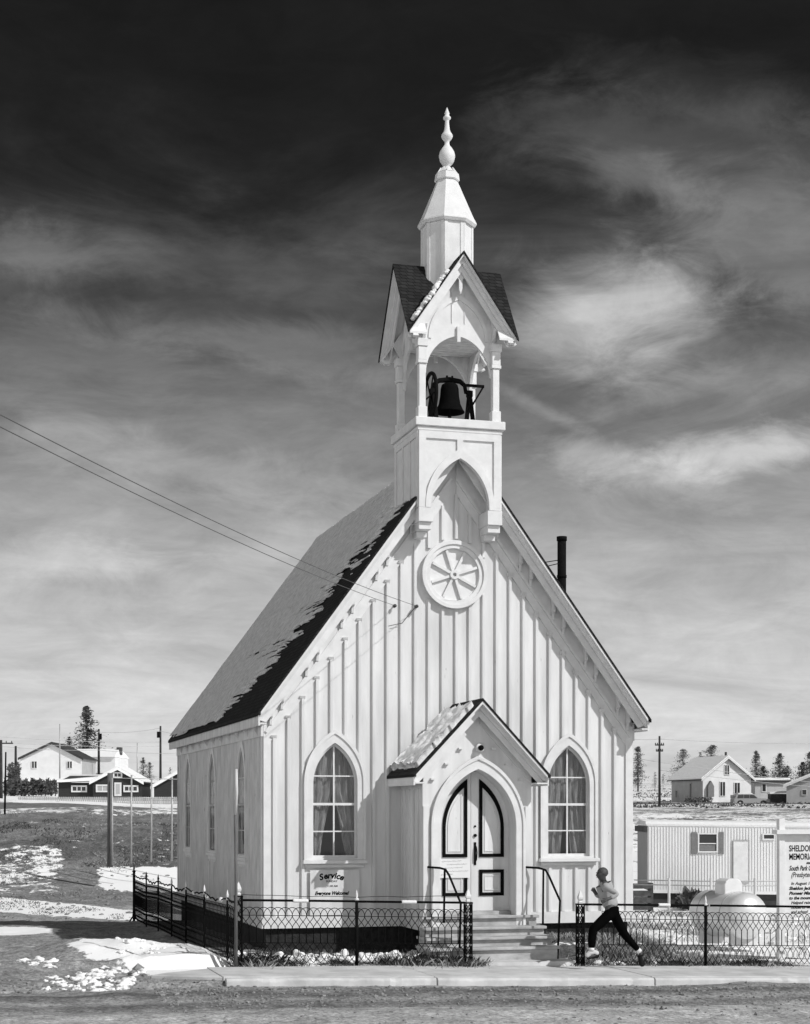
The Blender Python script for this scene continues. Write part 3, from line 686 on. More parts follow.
# frieze boards on the porch gable
pz = MB()
for sg in (-1, 1):
    a0, a1 = C+sg*.04, C+sg*.985
    pz.hexa([(a0, PY-.028, zp(a0)-.40), (a1, PY-.028, zp(a1)-.40), (a1, PY-.001, zp(a1)-.40), (a0, PY-.001, zp(a0)-.40), (a0, PY-.028, zp(a0)-.12), (a1, PY-.028, zp(a1)-.12), (a1, PY-.001, zp(a1)-.12), (a0, PY-.001, zp(a0)-.12)])
    for kx in (.30, .55, .80):
        a = C+sg*kx; z = zp(a)-.55
        pz.box((a-.055, PY-.06, z), (a+.02, PY-.001, z+.03))
    
pz.build('gable_frieze', 'trim', porch)
# porch roof
CP = 8.94
def zq(x): return PA-PS*abs(x-CP)
pr = MB()
for sg in (-1, 1):
    xo = CP+sg*PHW
    pr.hexa([(CP, PYF, PA-.05), (xo, PYF, zq(xo)-.05), (xo, YF-.05, zq(xo)-.05), (CP, YF-.05, PA-.05), (CP, PYF, PA), (xo, PYF, zq(xo)), (xo, YF-.05, zq(xo)), (CP, YF-.05, PA)])
proof = pr.build('porch_roof', 'shingle', ch)
pb = MB()
for sg in (-1, 1):
    xo = CP+sg*(PHW-.012); x1 = CP+sg*.0
    for (y0, y1, d0, d1) in ((PYF+.22, PYF+.25, .30, .102), (PYF+.15, PYF+.219, .17, .102)):
        xc = xo-sg*(.13 if d0 > .2 else .05); pb.hexa([(x1, y0, PA-d0), (xc, y0, zq(xc)-d0), (xc, y1, zq(xc)-d0), (x1, y1, PA-d0), (x1, y0, PA-d1), (xo, y0, zq(xo)-d1), (xo, y1, zq(xo)-d1), (x1, y1, PA-d1)])
    xa, xb = CP+sg*(PHW-.04), CP+sg*(PHW-.015)
    pb.box((min(xa, xb), PYF+.052, zq(xo)-.2), (max(xa, xb), YF-.05, zq(xo)-.055))
    xa, xb = CP+sg*1.0, CP+sg*(PHW-.041)
    pb.box((min(xa, xb), PYF+.052, zq(xo)-.17), (max(xa, xb), YF-.05, zq(xo)-.145))
    xs1 = CP+sg*(PHW-.05)
    pb.hexa([(CP, PYF+.012, PA-.10), (xs1, PYF+.012, zq(xs1)-.10), (xs1, PY-.03, zq(xs1)-.10), (CP, PY-.03, PA-.10), (CP, PYF+.012, PA-.053), (xs1, PYF+.012, zq(xs1)-.053), (xs1, PY-.03, zq(xs1)-.053), (CP, PY-.03, PA-.053)])
pb.build('porch_bargeboard', 'trim', proof)
A, Yg = np.meshgrid(np.linspace(.12, PHW-.07, 60), np.linspace(PYF+.06, YF-.12, 60))
rag = (fbm(A*5, Yg*5, 4, 2)-.5)*.5; keep = (A > .16+rag*.4) & (A < PHW-.12+rag*.25) & (Yg < YF-.22+rag*.8) & (Yg > PYF+.12+rag*.15)
th = .03+.12*fbm(A*7, Yg*7, 5, 8); mb = MB(); v = np.stack([CP-A-th*.5, Yg, PA-PS*A+th], -1).reshape(-1, 3); mb.v = [tuple(p) for p in v]
mb.v += [tuple(p) for p in np.stack([CP-A, Yg, PA-PS*A+.004], -1).reshape(-1, 3)]; nn = 60*60
for j in range(59):
    for i in range(59):
        if keep[j, i]: 
            a = j*60+i; q = (a, a+1, a+61, a+60); mb.f.append(q)
            for (e1, e2, nj, ni) in ((q[0], q[1], j-1, i), (q[1], q[2], j, i+1), (q[2], q[3], j+1, i), (q[3], q[0], j, i-1)):
                if nj < 0 or ni < 0 or nj > 58 or ni > 58 or not keep[nj, ni]: mb.f.append((e1, e2, e2+nn, e1+nn))
o = mb.build('snow', 'snow', proof, True, False)
# small round lamp over the door
lp = MB(); z0 = 3.56; xl = C+.03
prof = [(.0, 0), (.06, 0), (.065, .02), (.03, .03)]
def ylathe(mb, prof, c, n=18, ax='y'):
    k = len(mb.v)
    for r, d in prof:
        for j in range(n):
            w = 2*math.pi*j/n; mb.v.append((c[0]+r*math.cos(w), c[1]-d, c[2]+r*math.sin(w)))
    for i in range(len(prof)-1):
        for j in range(n): mb.f.append((k+i*n+j, k+i*n+(j+1) % n, k+(i+1)*n+(j+1) % n, k+(i+1)*n+j))
    return mb
ylathe(MB(), [(.001, .03), (.075, .03), (.08, .06), (.05, .08), (.001, .08)], (xl, PY, z0)).build('lamp_base', 'trim', porch, True)
ylathe(MB(), [(.001, .081), (.045, .081), (.05, .12), (.035, .15), (.001, .16)], (xl, PY, z0)).build('lamp_glass', 'black', porch, True)

# doors
DY = 27.52
df = lambda a, d, z: (a, DY-d, z)
ml = 8.955
fullarch = arch(C, DH, .72, 2.2, 3.19, 24)
def half(sgn, gap=.004):
    pts = [(a, z) for a, z in fullarch if (a-ml)*sgn > .02]
    za = 3.165
    if sgn < 0: pts = sorted(pts, key=lambda p: p[1]); return [(ml-gap, .72)]+[p for p in pts if p[1] < za]+[(ml-gap, za)]
    pts = sorted(pts, key=lambda p: p[1]); return [(ml+gap, .72)]+[p for p in pts if p[1] < za]+[(ml+gap, za)]
def lower(sgn):
    pts = half(sgn); return pts
def panel_top(a0, a1, z0, sgn, ztip, zs=2.17):
    # straight edge towards the middle, curved edge outside
    hw = abs(a1-a0); rise = ztip-zs; Rr = (rise*rise+hw*hw)/(2*hw); e = math.asin(min(1, rise/Rr)); n = 12
    ao = a0 if sgn < 0 else a1; ai = a1 if sgn < 0 else a0
    cv = [(ao-sgn*(Rr-Rr*math.cos(e*i/n)), zs+Rr*math.sin(e*i/n)) for i in range(n+1)]
    return [(ai, z0), (ao, z0)]+cv
def inset(poly, d):
    n = len(poly); ar_ = sum(poly[i][0]*poly[(i+1) % n][1]-poly[(i+1) % n][0]*poly[i][1] for i in range(n)); sg = 1 if ar_ > 0 else -1; out = []
    P = [Vector(p) for p in poly]
    for i in range(n):
        e1 = (P[i]-P[i-1]); e2 = (P[(i+1) % n]-P[i])
        if e1.length < 1e-6 or e2.length < 1e-6: continue
        e1.normalize(); e2.normalize()
        n1 = Vector((-e1.y, e1.x))*sg; n2 = Vector((-e2.y, e2.x))*sg; b = n1+n2; b = b/max(.25, b.dot(n1)); out.append(tuple(P[i]+b*d))
    return out
for sgn in (-1, 1):
    d = MB(); d.plate(half(sgn), [], -.05, 0, df); dr = d.build('door', 'paint', ch)
    pan = (8.43, 8.885) if sgn < 0 else (9.105, 9.56)
    tp = panel_top(pan[0], pan[1], 1.66, sgn, 3.03); ins_ = [panel_top(pan[0]+q, pan[1]-q, 1.66+q, sgn, 3.03-q*2.6) for q in (.058, .098, .110)]; lw = [(pan[0], .98), (pan[1], .98), (pan[1], 1.44), (pan[0], 1.44)]
    b = MB()
    b.plate(tp, [ins_[0]], .002, .022, df); b.plate(lw, [inset(lw, .058)], .002, .022, df)
    b.build('panel_moulding', 'black', dr)
    b = MB()
    b.plate(ins_[1], [ins_[2]], .002, .014, df)
    q = inset(lw, .098); b.plate(q, [inset(q, .012)], .002, .014, df)
    b.build('raised_panel', 'trim', dr)
    if sgn > 0:
        h = MB(); hx = 9.03
        
        h.box((hx-.02, DY-.012, 1.52), (hx+.02, DY-.001, 1.92))
        h.tube([(hx, DY-.01, 1.86), (hx+.01, DY-.05, 1.84), (hx+.015, DY-.07, 1.74), (hx+.01, DY-.06, 1.62), (hx, DY-.012, 1.56)], .011, 8)
        h.build('handle', 'iron', dr)
        ylathe(MB(), [(.001, .002), (.018, .002), (.018, .02), (.001, .022)], (hx, DY, 2.2)).build('lock', 'iron', dr); ylathe(MB(), [(.001, .002), (.028, .002), (.028, .03), (.001, .035)], (hx, DY, 2.04)).build('knob', 'iron', dr)
MB().box((C-DH+.01, DY-.10, .655), (C+DH-.01, DY+.05, .718)).build('threshold', 'stonestep', ch)
MB().box((C-.9, DY+.1, .6), (C+.9, DY+.16, 3.3)).build('vestibule_wall', 'int', ch)
# steps
st = MB()
zl = [.17, .326, .479, .656]; yl = [26.30, 26.56, 26.82, 27.08]; xw = [1.22, 1.12, 1.02, .98]
for i in range(4):
    y1 = 27.19 if i < 3 else 27.19
    hx = (1.13, 1.11, 1.08, 1.04)[i]
    st.box((C-hx+.03, yl[i]+.065, -.4), (C+hx-.03+.06, y1, zl[i]-.05)); st.box((C-hx, yl[i], zl[i]-.048), (C+hx+.06, 27.19-.001*i, zl[i]))
st.box((C-DH+.004, 27.192, .3), (C+DH-.004, 27.47, .654))
bevel(st.build('steps', 'stonestep', ch), .010, 2)
MB().hexa([(7.75, 26.05, -.5), (10.35, 26.05, -.5), (10.35, 26.5, -.5), (7.75, 26.5, -.5), (7.75, 26.135, -.055), (10.35, 26.135, -.075), (10.35, 26.5, -.05), (7.75, 26.5, -.04)]).build('step_apron', 'concrete', ch)
# handrails
def handrail(ptsA, ptsPost, nm='handrail'):
    m_ = MB(); 
    for P in ptsA: m_.tube(P, .019, 8)
    return m_.build(nm, 'iron', ch, True)
def A_(px, py, Y): return at(px, py, Y)
handrail([[A_(427, 867, 27.19), A_(440, 868, 27.0), A_(445.5, 869.5, 26.9), A_(449, 875, 26.8), A_(460.8, 903.3, 26.4), A_(459.5, 951, 26.4)], [A_(444.7, 869, 26.9), A_(443.9, 923, 26.9)]], None)
handrail([[A_(523, 867, 27.19), A_(539, 868, 27.0), A_(545.5, 870, 26.9), A_(549, 876, 26.8), A_(560, 900.7, 26.4), A_(557.5, 959, 26.4)], [A_(543.4, 869, 26.9), A_(542.9, 924, 26.9)]], None)

# ---------------------------------------------------------------- belfry
TC = (8.935, 28.87); TH_ = .765
TX0, TX1, TY0, TY1 = TC[0]-TH_, TC[0]+TH_, 28.1, 28.1+2*TH_
tf = lambda a, d, z: (a, TY0-d, z)
tm = MB(); AH = .545; ZT = 9.22
tm.plate([(TX0, 7.84), (TC[0]-AH, 7.84), *arch(TC[0], AH, 7.84, 7.9, 8.76, 18)[2:][::-1], (TC[0]+AH, 7.84), (TX1, 7.84), (TX1, ZT), (TX0, ZT)], [], -.06, 0, tf)
# side and back faces
for sg, xx in ((-1, TX0), (1, TX1)):
    fn = (lambda a, d, z, xx=xx, sg=sg: (xx+sg*d, a, z))
    tm.plate([(TY0+.061, 7.84), (28.6, 7.84), (TY1, 7.4), (TY1, ZT), (TY0+.061, ZT)], [], -.06, 0, fn)
    for y0, y1 in ((TY0, TY0+.10), (TY0+.49, TY0+.54), (TY0+.98, TY0+1.03), (TY1-.10, TY1)): tm.plate([(y0, 7.86), (y1, 7.86), (y1, ZT-.10), (y0, ZT-.10)], [], .001, .025, fn)
    tm.plate([(TY0, ZT-.10), (TY1, ZT-.10), (TY1, ZT), (TY0, ZT)], [], .001, .026, fn)
tm.plate([(TX0+.06, 7.4), (TX1-.06, 7.4), (TX1-.06, ZT), (TX0+.06, ZT)], [], -.06, 0, lambda a, d, z: (a, TY1+d, z))
# boards on the front
for x0, x1, z0, z1 in ((TX0, TX0+.13, 7.86, ZT-.13), (TX1-.13, TX1, 7.86, ZT-.13), (TX0, TX1, ZT-.129, ZT), (TC[0]-.055, TC[0]+.055, 8.86, ZT-.13)):
    tm.plate([(x0, z0), (x1, z0), (x1, z1), (x0, z1)], [], .001, .032, tf)
tm.plate([(TC[0]-AH-.1, 7.86), (TC[0]-AH, 7.86), *arch(TC[0], AH, 7.86, 7.9, 8.76, 20)[2:][::-1], (TC[0]+AH, 7.86), (TC[0]+AH+.1, 7.86), *arch(TC[0], AH+.10, 7.86, 7.9, 8.93, 20)[2:]], [], .002, .045, tf)
bel = tm.build('belfry', 'trim', ch)
# corbels under the front corners
for sg in (-1, 1):
    cb = MB(); xa = TC[0]+sg*(TH_+.015); xb = xa-sg*.27; lo, hi = min(xa, xb), max(xa, xb)
    cb.box((lo, TY0-.06, 7.60), (hi, YF-.032, 7.85)); cb.box((lo+.02, TY0+.0, 7.47), (hi-.02, YF-.032, 7.60)); cb.box((lo+.04, TY0+.22, 7.36), (hi-.04, YF-.032, 7.47))
    cb.box((lo+.03, TY0-.03, 7.9), (hi-.11, TY0-.001, 8.0)) if sg < 0 else cb.box((lo+.11, TY0-.034, 7.9), (hi-.03, TY0-.033, 8.0))
    bevel(cb.build('corbel', 'trim', bel), .006, 1)
ld = MB()
ld.box((TX0-.075, TY0-.075, ZT+.08), (TX1+.075, TY1+.075, ZT+.235)); ld.box((TX0-.03, TY0-.03, ZT+.001), (TX1+.03, TY1+.03, ZT+.079))
bevel(ld.build('belfry_sill', 'trim', bel), .012, 1)
PZ0 = ZT+.235; PZ1 = 10.86; pw = .062
for ix in (0, 1):
    for iy in (0, 1):
        x0 = (TX0+.075) if ix == 0 else (TX1-.075); y0 = (TY0+.075) if iy == 0 else (TY1-.075)
        p_ = MB(); p_.box((x0-pw, y0-pw, PZ0), (x0+pw, y0+pw, 10.42)); p_.box((x0-.085, y0-.085, PZ0), (x0+.085, y0+.085, PZ0+.2))
        for (r, za, zb) in ((.09, 10.42, 10.48), (.08, 10.48, 10.72), (.10, 10.72, 10.86)): p_.box((x0-r, y0-r, za), (x0+r, y0+r, zb))
        bevel(p_.build('belfry_post', 'trim', bel), .008, 1)
GZ, GS, GH = 12.40, 1.45, 1.03
def zg(d): return GZ-GS*abs(d)
# four gables with pointed arches
for k in range(4):
    ang = k*math.pi/2
    def gf(a, d, z, ang=ang):
        lx, ly = a, -(TH_-.09)-d; return (TC[0]+lx*math.cos(ang)-ly*math.sin(ang), TC[1]+lx*math.sin(ang)+ly*math.cos(ang), z)
    g_ = MB()
    op = arch(0, .60, 10.2, 10.28, 10.98, 14)[2:][::-1]
    g_.plate([(-.70, 10.86), (-.68, 10.70), (-.645, 10.50), (-.635, 10.28), *op, (.635, 10.28), (.645, 10.50), (.68, 10.70), (.70, 10.86), (.85, zg(.85)-.06), (0, GZ-.06), (-.85, zg(.85)-.06)], [], -.05, 0, gf)
    # arched moulding and boards
    g_.plate([*arch(0, .56, 10.7, 10.9, 11.72, 14)[2:], *arch(0, .50, 10.7, 10.9, 11.62, 14)[2:][::-1]], [], .001, .022, gf)
    for a in (-.12, .12): g_.plate([(a-.006, 11.2), (a+.006, 11.2), (a+.006, 11.75), (a-.006, 11.75)], [], .001, .015, gf)
    # added plate that shapes a lit tip at the arch crown
    g_.plate([(-.03, 10.86), (.03, 10.86), (.03, 11.14), (-.03, 11.14)], [], .001, .05, gf)
    gb = g_.build('belfry_gable', 'trim' if k in (0, 1) else 'oldpaint', bel)
    b_ = MB()
    for sg in (-1, 1):
        e = GH-.01; dd = GH-TH_+.09-.05
        def q(a, d, dz): return gf(a*sg, d, zg(a)-dz)
        for (d0, d1, t0, t1) in ((dd-.145, dd-.11, .34, .092), (dd-.109, dd-.05, .20, .092)):
            ec = e-(.15 if t0 > .25 else .06); b_.hexa([q(0, d0, t0), q(ec, d0, t0), q(ec, d1, t0), q(0, d1, t0), q(0, d0, t1), q(e, d0, t1), q(e, d1, t1), q(0, d1, t1)])
        b_.hexa([q(0, .001, .09), q(e-.03, .001, .09), q(e-.03, dd+.03, .09), q(0, dd+.03, .09), q(0, .001, .052), q(e-.03, .001, .052), q(e-.03, dd+.03, .052), q(0, dd+.03, .052)])
    # king-post ornament in the peak
    b_.plate([(-.03, GZ-.62), (0, GZ-.72), (.03, GZ-.62), (.035, GZ-.2), (-.035, GZ-.2)], [], dd-.20, dd-.147, gf)
    b_.plate([(-.07, GZ-.42), (0, GZ-.34), (.07, GZ-.42), (0, GZ-.50)], [], dd-.195, dd-.15, gf)
    b_.build('belfry_bargeboard', 'trim', bel)
br = MB(); P0 = (TC[0], TC[1], GZ)
def gp(dx, dy, dz=0): return (TC[0]+dx, TC[1]+dy, GZ-GS*min(abs(dx), abs(dy))-dz)
for k in range(4):
    for sg in (-1, 1):
        ang = k*math.pi/2
        def rt(lx, ly, z): return (TC[0]+lx*math.cos(ang)-ly*math.sin(ang), TC[1]+lx*math.sin(ang)+ly*math.cos(ang), z)
        a, b, c2 = (0, 0, GZ), (0, -GH, GZ), (sg*GH, -GH, GZ-GS*GH)
        T = [rt(*p) for p in (a, b, c2)]+[rt(p[0], p[1], p[2]-.05) for p in (a, b, c2)]
        br.add(T, [(0, 1, 2), (5, 4, 3), (1, 2, 5, 4)])
broof = br.build('belfry_roof', 'shingle', bel)
# ceiling inside the belfry
cl = MB()
for i in range(9):
    y0 = TY0+.14+i*.139; cl.box((TX0+.14, y0, 10.97), (TX1-.14, y0+.122, 10.99))
cl.build('belfry_ceiling', 'oldpaint', bel)
MB().box((TX0+.14, TY0+.14, 10.992), (TX1-.14, TY1-.14, 11.01)).build('ceiling_boards', 'int', bel)
# snow caught in the front valley
sn = MB()
for i in range(150):
    t_ = random.random(); dx = -.26-.60*t_+random.gauss(0, .015); dy = -(GH-.05-abs(random.gauss(0, .09))-.05*math.sin(t_*9))
    z = GZ-GS*abs(dx); r = random.uniform(.018, .055)
    bm = bmesh.new(); bmesh.ops.create_icosphere(bm, subdivisions=2, radius=r)
    vs = [(TC[0]+dx+v.co.x*1.2-.02+random.uniform(-.005, .005), TC[1]+dy+v.co.y*1.3+random.uniform(-.005, .005), z+.012+v.co.z*.9+random.uniform(-.005, .005)) for v in bm.verts]
    sn.add(vs, [tuple(v.index for v in f.verts) for f in bm.faces]); bm.free()
sn.build('snow', 'snow', broof, False, False)
# octagonal drum, flare, cone, collar, finial
K8 = 1/math.cos(math.pi/8)
def Zy(y): return CZ+(HY-y)*.01832
dm = MB(); ap = .435; dm.lathe([(ap*K8, 11.5), (ap*K8, Zy(227))], TC, 8, math.pi/8)
for j in range(8):
    w = math.pi/8+j*math.pi/4; q = (TC[0]+ap*K8*math.cos(w), TC[1]+ap*K8*math.sin(w))
    for dj in (-1, 1):
        w2 = w+dj*math.pi/4; q2 = (TC[0]+ap*K8*math.cos(w2), TC[1]+ap*K8*math.sin(w2)); e = Vector((q2[0]-q[0], q2[1]-q[1], 0)).normalized()*.06
        m2 = Vector((q[0], q[1], 0))+e*.5; nrm = Vector((math.cos(w+dj*math.pi/8), math.sin(w+dj*math.pi/8), 0))
        a_ = Vector((q[0], q[1], 0)); b2 = a_+e
        dm.hexa([tuple(a_+nrm*.001+Vector((0, 0, 11.6))), tuple(b2+nrm*.001+Vector((0, 0, 11.6))), tuple(b2+nrm*.014+Vector((0, 0, 11.6))), tuple(a_+nrm*.014+Vector((0, 0, 11.6))),
                 tuple(a_+nrm*.001+Vector((0, 0, Zy(229)))), tuple(b2+nrm*.001+Vector((0, 0, Zy(229)))), tuple(b2+nrm*.014+Vector((0, 0, Zy(229)))), tuple(a_+nrm*.014+Vector((0, 0, Zy(229))))])
dm.build('spire_drum', 'trim', bel)
cn = MB(); cn.lathe([(.42*K8, Zy(229.5)), (.475*K8, Zy(229)), (.505*K8, Zy(226.5)), (.50*K8, Zy(225)), (.44*K8, Zy(218)), (.185*K8, Zy(183)), (.17*K8, Zy(181.5))], TC, 8, math.pi/8)
spr = cn.build('spire', 'trim', bel)
co_ = MB(); co_.lathe([(.20*K8, Zy(182.5)), (.215*K8, Zy(181.5)), (.20*K8, Zy(175)), (.17*K8, Zy(174.4))], TC, 8, math.pi/8)
for j in range(8):
    w = j*math.pi/4; q = (TC[0]+.165*math.cos(w), TC[1]+.165*math.sin(w)); z = Zy(174.4)
    e = Vector((-math.sin(w), math.cos(w), 0))*.06; n_ = Vector((math.cos(w), math.sin(w), 0)); a_ = Vector((q[0], q[1], z))
    co_.hexa([tuple(p) for p in (a_-e, a_+e, a_+e+n_*.025, a_-e+n_*.025, a_-e*.2+Vector((0, 0, .10))-n_*.06, a_+e*.2+Vector((0, 0, .10))-n_*.06, a_+e*.2+Vector((0, 0, .10))-n_*.04, a_-e*.2+Vector((0, 0, .10))-n_*.04)])
co_.build('spire_collar', 'trim', bel)
fn_ = MB()
prof = [(6, 174.5), (4.5, 171), (3.2, 168), (3.0, 166.5), (5, 165), (7, 162), (8, 158), (8.1, 156), (7.3, 152.5), (5.2, 149), (3.2, 146.5), (2.4, 144.5), (2.4, 142), (3.4, 141), (5.0, 139), (5.8, 137), (5.5, 135.3), (3.6, 132.5), (2.8, 130), (2.2, 125), (2.0, 122), (2.2, 120.5), (3.8, 119.3), (3.9, 118), (2.6, 116.5), (2.0, 115.5), (2.6, 114), (1.4, 111), (.3, 108)]
fn_.lathe([(r*.01832, Zy(y)) for r, y in prof], TC, 20); fn_.build('finial', 'trim', bel, True)

# ---------------------------------------------------------------- the bell and its cradle
BX, BY = TC[0]-.0, TC[1]-.16; bz = PZ0+.08
bl = thing('church_bell', (BX, BY, PZ0), 'dark iron bell with wheel and yoke hanging in the open belfry', 'bell')
prof = [(.02, .72), (.10, .72), (.145, .69), (.165, .62), (.175, .48), (.20, .34), (.245, .24), (.275, .20), (.27, .185), (.25, .20), (.2, .26), (.02, .6)]
MB().lathe([(r, bz+z) for r, z in prof[::-1]], (BX, BY), 28).build('bell_body', 'bronze', bl, True)
m_ = MB(); m_.tube([(BX, BY, bz+.5), (BX, BY, bz+.16)], .014, 8); m_.lathe([(.01, bz+.07), (.035, bz+.10), (.035, bz+.14), (.01, bz+.17)], (BX, BY), 10); m_.build('clapper', 'iron', bl, True)
m_ = MB(); m_.tube([(BX-.33, BY, bz+.60), (BX-.28, BY, bz+.70), (BX-.20, BY, bz+.76), (BX, BY, bz+.79), (BX+.20, BY, bz+.77), (BX+.29, BY, bz+.70), (BX+.31, BY, bz+.58), (BX+.42, BY, bz+.57)], [.03, .04, .045, .05, .045, .04, .04, .03], 10)
for q in (-.05, .05): m_.tube([(BX+q, BY, bz+.76), (BX+q, BY, bz+.86)], .02, 8)
m_.build('yoke', 'iron', bl, True)
for sx_ in (-.315, .38):
    m_ = MB(); top = bz+.58
    m_.bar((BX+sx_, BY, top), (BX+sx_+.0, BY-.24, bz-.08), .065, .065); m_.bar((BX+sx_, BY, top), (BX+sx_, BY+.24, bz-.08), .065, .065); m_.box((BX+sx_-.05, BY-.05, top-.08), (BX+sx_+.05, BY+.05, top+.03))
    m_.build('bell_stand', 'iron', bl)
m_ = MB(); wc = (BX-.37, BY, bz+.47)
m_.tube([(wc[0], wc[1]+.40*math.cos(t_*math.pi/16), wc[2]+.40*math.sin(t_*math.pi/16)) for t_ in range(32)], .036, 8, closed=True)
for j in range(6): m_.tube([wc, (wc[0], wc[1]+.39*math.cos(j*math.pi/3), wc[2]+.39*math.sin(j*math.pi/3))], .014, 6)
m_.tube([wc, (BX-.30, BY, bz+.6)], .02, 6); o = m_.build('bell_wheel', 'iron', bl, True)
m_ = MB(); m_.bar((BX+.28, BY, bz+.71), (BX+.66, BY, bz+.71), .03, .05); m_.bar((BX+.65, BY, bz+.71), (BX+.44, BY, bz+.36), .03, .03); m_.build('bell_lever', 'iron', bl)

# ---------------------------------------------------------------- signs and notices on the church
sg_ = thing('service_sign', (6.75, YF-.05, .9), 'flat white board lettered with service times below the left front window', 'sign')
MB().box((6.30, YF-.062, .62), (7.20, YF-.044, 1.42)).build('board', 'paint', sg_)
tx = MB(); word = 'Service'; cx0, zc0 = 6.68, 1.275; 
adv = {'S': .085, 'e': .068, 'r': .052, 'v': .062, 'i': .034, 'c': .062}; tot = sum(adv[c] for c in word); xcur = -tot/2
for c in word:
    V, Fc = text2d(c, .15, 'CENTER', .006, .2); xm = xcur+adv[c]/2; xcur += adv[c]
    th = -xm/.55; ox, oz = .55*math.sin(-th), .55*math.cos(th)-.55
    tx.add([(cx0+ox+(p[0]*math.cos(th)-p[1]*math.sin(th)), YF-.0635, zc0+oz+(p[0]*math.sin(th)+p[1]*math.cos(th))) for p in V], Fc)
for (txt, size, zz, xx, sq) in (('SUNDAY', .048, 1.205, 6.69, 1.1), ('11:00 AM', .046, 1.12, 6.70, 1.1)):
    V, Fc = text2d(txt, size, 'CENTER', .0012); tx.add([(xx+p[0]*sq, YF-.0635, zz+p[1]) for p in V], Fc)
V, Fc = text2d('Everyone Welcome!', .088, 'CENTER', .0045, .35); tx.add([(6.69+p[0]*.84, YF-.0635, .98+p[1]) for p in V], Fc)
tx.build('lettering', 'black', sg_, False, False)
pn = thing('paper_notice', (8.62, DY-.03, 1.3), 'white handwritten paper notice taped across the left chapel door', 'notice')
MB().box((8.36, DY-.030, 1.30), (8.93, DY-.026, 1.63)).build('sheet', 'paper', pn)
m_ = MB()
for row, (zz, xa, xb) in enumerate(((1.585, 8.41, 8.78), (1.53, 8.50, 8.88), (1.47, 8.42, 8.80), (1.41, 8.46, 8.90), (1.355, 8.40, 8.62))):
    pts = []; n = 60
    for i in range(n):
        t_ = i/n; pts.append((xa+(xb-xa)*t_+.006*math.sin(t_*90), DY-.032, zz+.012*math.sin(t_*70+row)*(.5+.5*math.sin(t_*23+row*2))+.012*t_))
    m_.tube(pts, .0022, 4)
m_.build('handwriting', 'ink', pn)
# ================================================================ wires and insulators on the gable
def wire(name, P, Q, sag, r, label, group=None, m='wire', n=40):
    P, Q = Vector(P), Vector(Q)
    pts = [P.lerp(Q, i/n)-Vector((0, 0, 4*sag*(i/n)*(1-i/n))) for i in range(n+1)]
    return tag(MB().tube(pts, r, 6).build(name, m, None, True, False), label, 'wire', group)
ins = [at(394.5, 606, 28.50), at(416.3, 606.5, 28.50)]
for p in ins:
    m_ = MB(); m_.tube([(p.x, YF-.002, p.z), (p.x, p.y, p.z)], .012, 8); m_.tube([(p.x, p.y+.03, p.z), (p.x, p.y-.05, p.z)], [.034, .03], 10); m_.build('insulator', 'ceramic', ch, True)
wire('service_wire', ins[0]+Vector((0, -.04, 0)), (ins[0].x-8.4, 12.4, 5.72), .12, .0045, 'lower overhead wire crossing the sky to the left gable insulator')
wire('service_wire', ins[1]+Vector((0, -.04, 0)), (ins[1].x-8.6, 12.4, 5.72), .13, .0045, 'upper overhead wire crossing the sky to the right gable insulator')
m_ = MB(); m_.tube([(ins[1].x, YF-.05, ins[1].z), (ins[1].x-.25, YF-.056, ins[1].z-.3), (ins[1].x-.5, YF-.056, ins[1].z-.36)], .006, 5); m_.build('drop_wire', 'facadewire', ch)
#==PART2==
# ================================================================ FENCES
FY = 26.15
def gz(X, Y): return float(height(np.array([X]), np.array([Y]))[0])
def weave(mb, P, Q, n, base=0., top=.93, low=.04, r=.0058):
    """Woven hoop wire between two ground points: overlapping hoops, a straight band, crossed feet."""
    P, Q = Vector(P), Vector(Q); d = (Q-P)/n; u = Vector((d.x, d.y, 0)); sl = d.z
    def pt(k, z): return P+u*k+Vector((0, 0, sl*k+z))
    hb = top-.13
    for i in range(n+1):
        for sd in (-1, 1):
            pts = []
            for q in range(7):
                w = math.pi/2*q/6; pts.append(pt(i+sd*math.sin(w), hb+(top-hb)*math.cos(w)))
            for q in range(1, 7):
                t_ = q/6; e = t_*t_*(3-2*t_); pts.append(pt(i+sd*(1-e), hb-(hb-.60)*t_))
            pts.append(pt(i+sd*.04, .36))
            for q in range(1, 6):
                t_ = q/5; pts.append(pt(i+sd*math.sin(t_*math.pi)*.95, .36-(.36-low)*t_))
            pts = [p for p in pts]
            lo, hi = P-u*.01, Q+u*.01
            L_ = (Q-P).length
            pts = [p for p in pts if -0.02 <= (p-P).dot((Q-P))/(L_*L_) <= 1.02]
            if len(pts) > 1: mb.tube(pts, r, 4, cap=False)
        a, b = pt(i, .60), pt(i, .36); mb.tube([a, b], r*1.5, 4)
    for z in (.80, .36): mb.tube([pt(0, z), pt(n, z)], r, 4)
    return mb
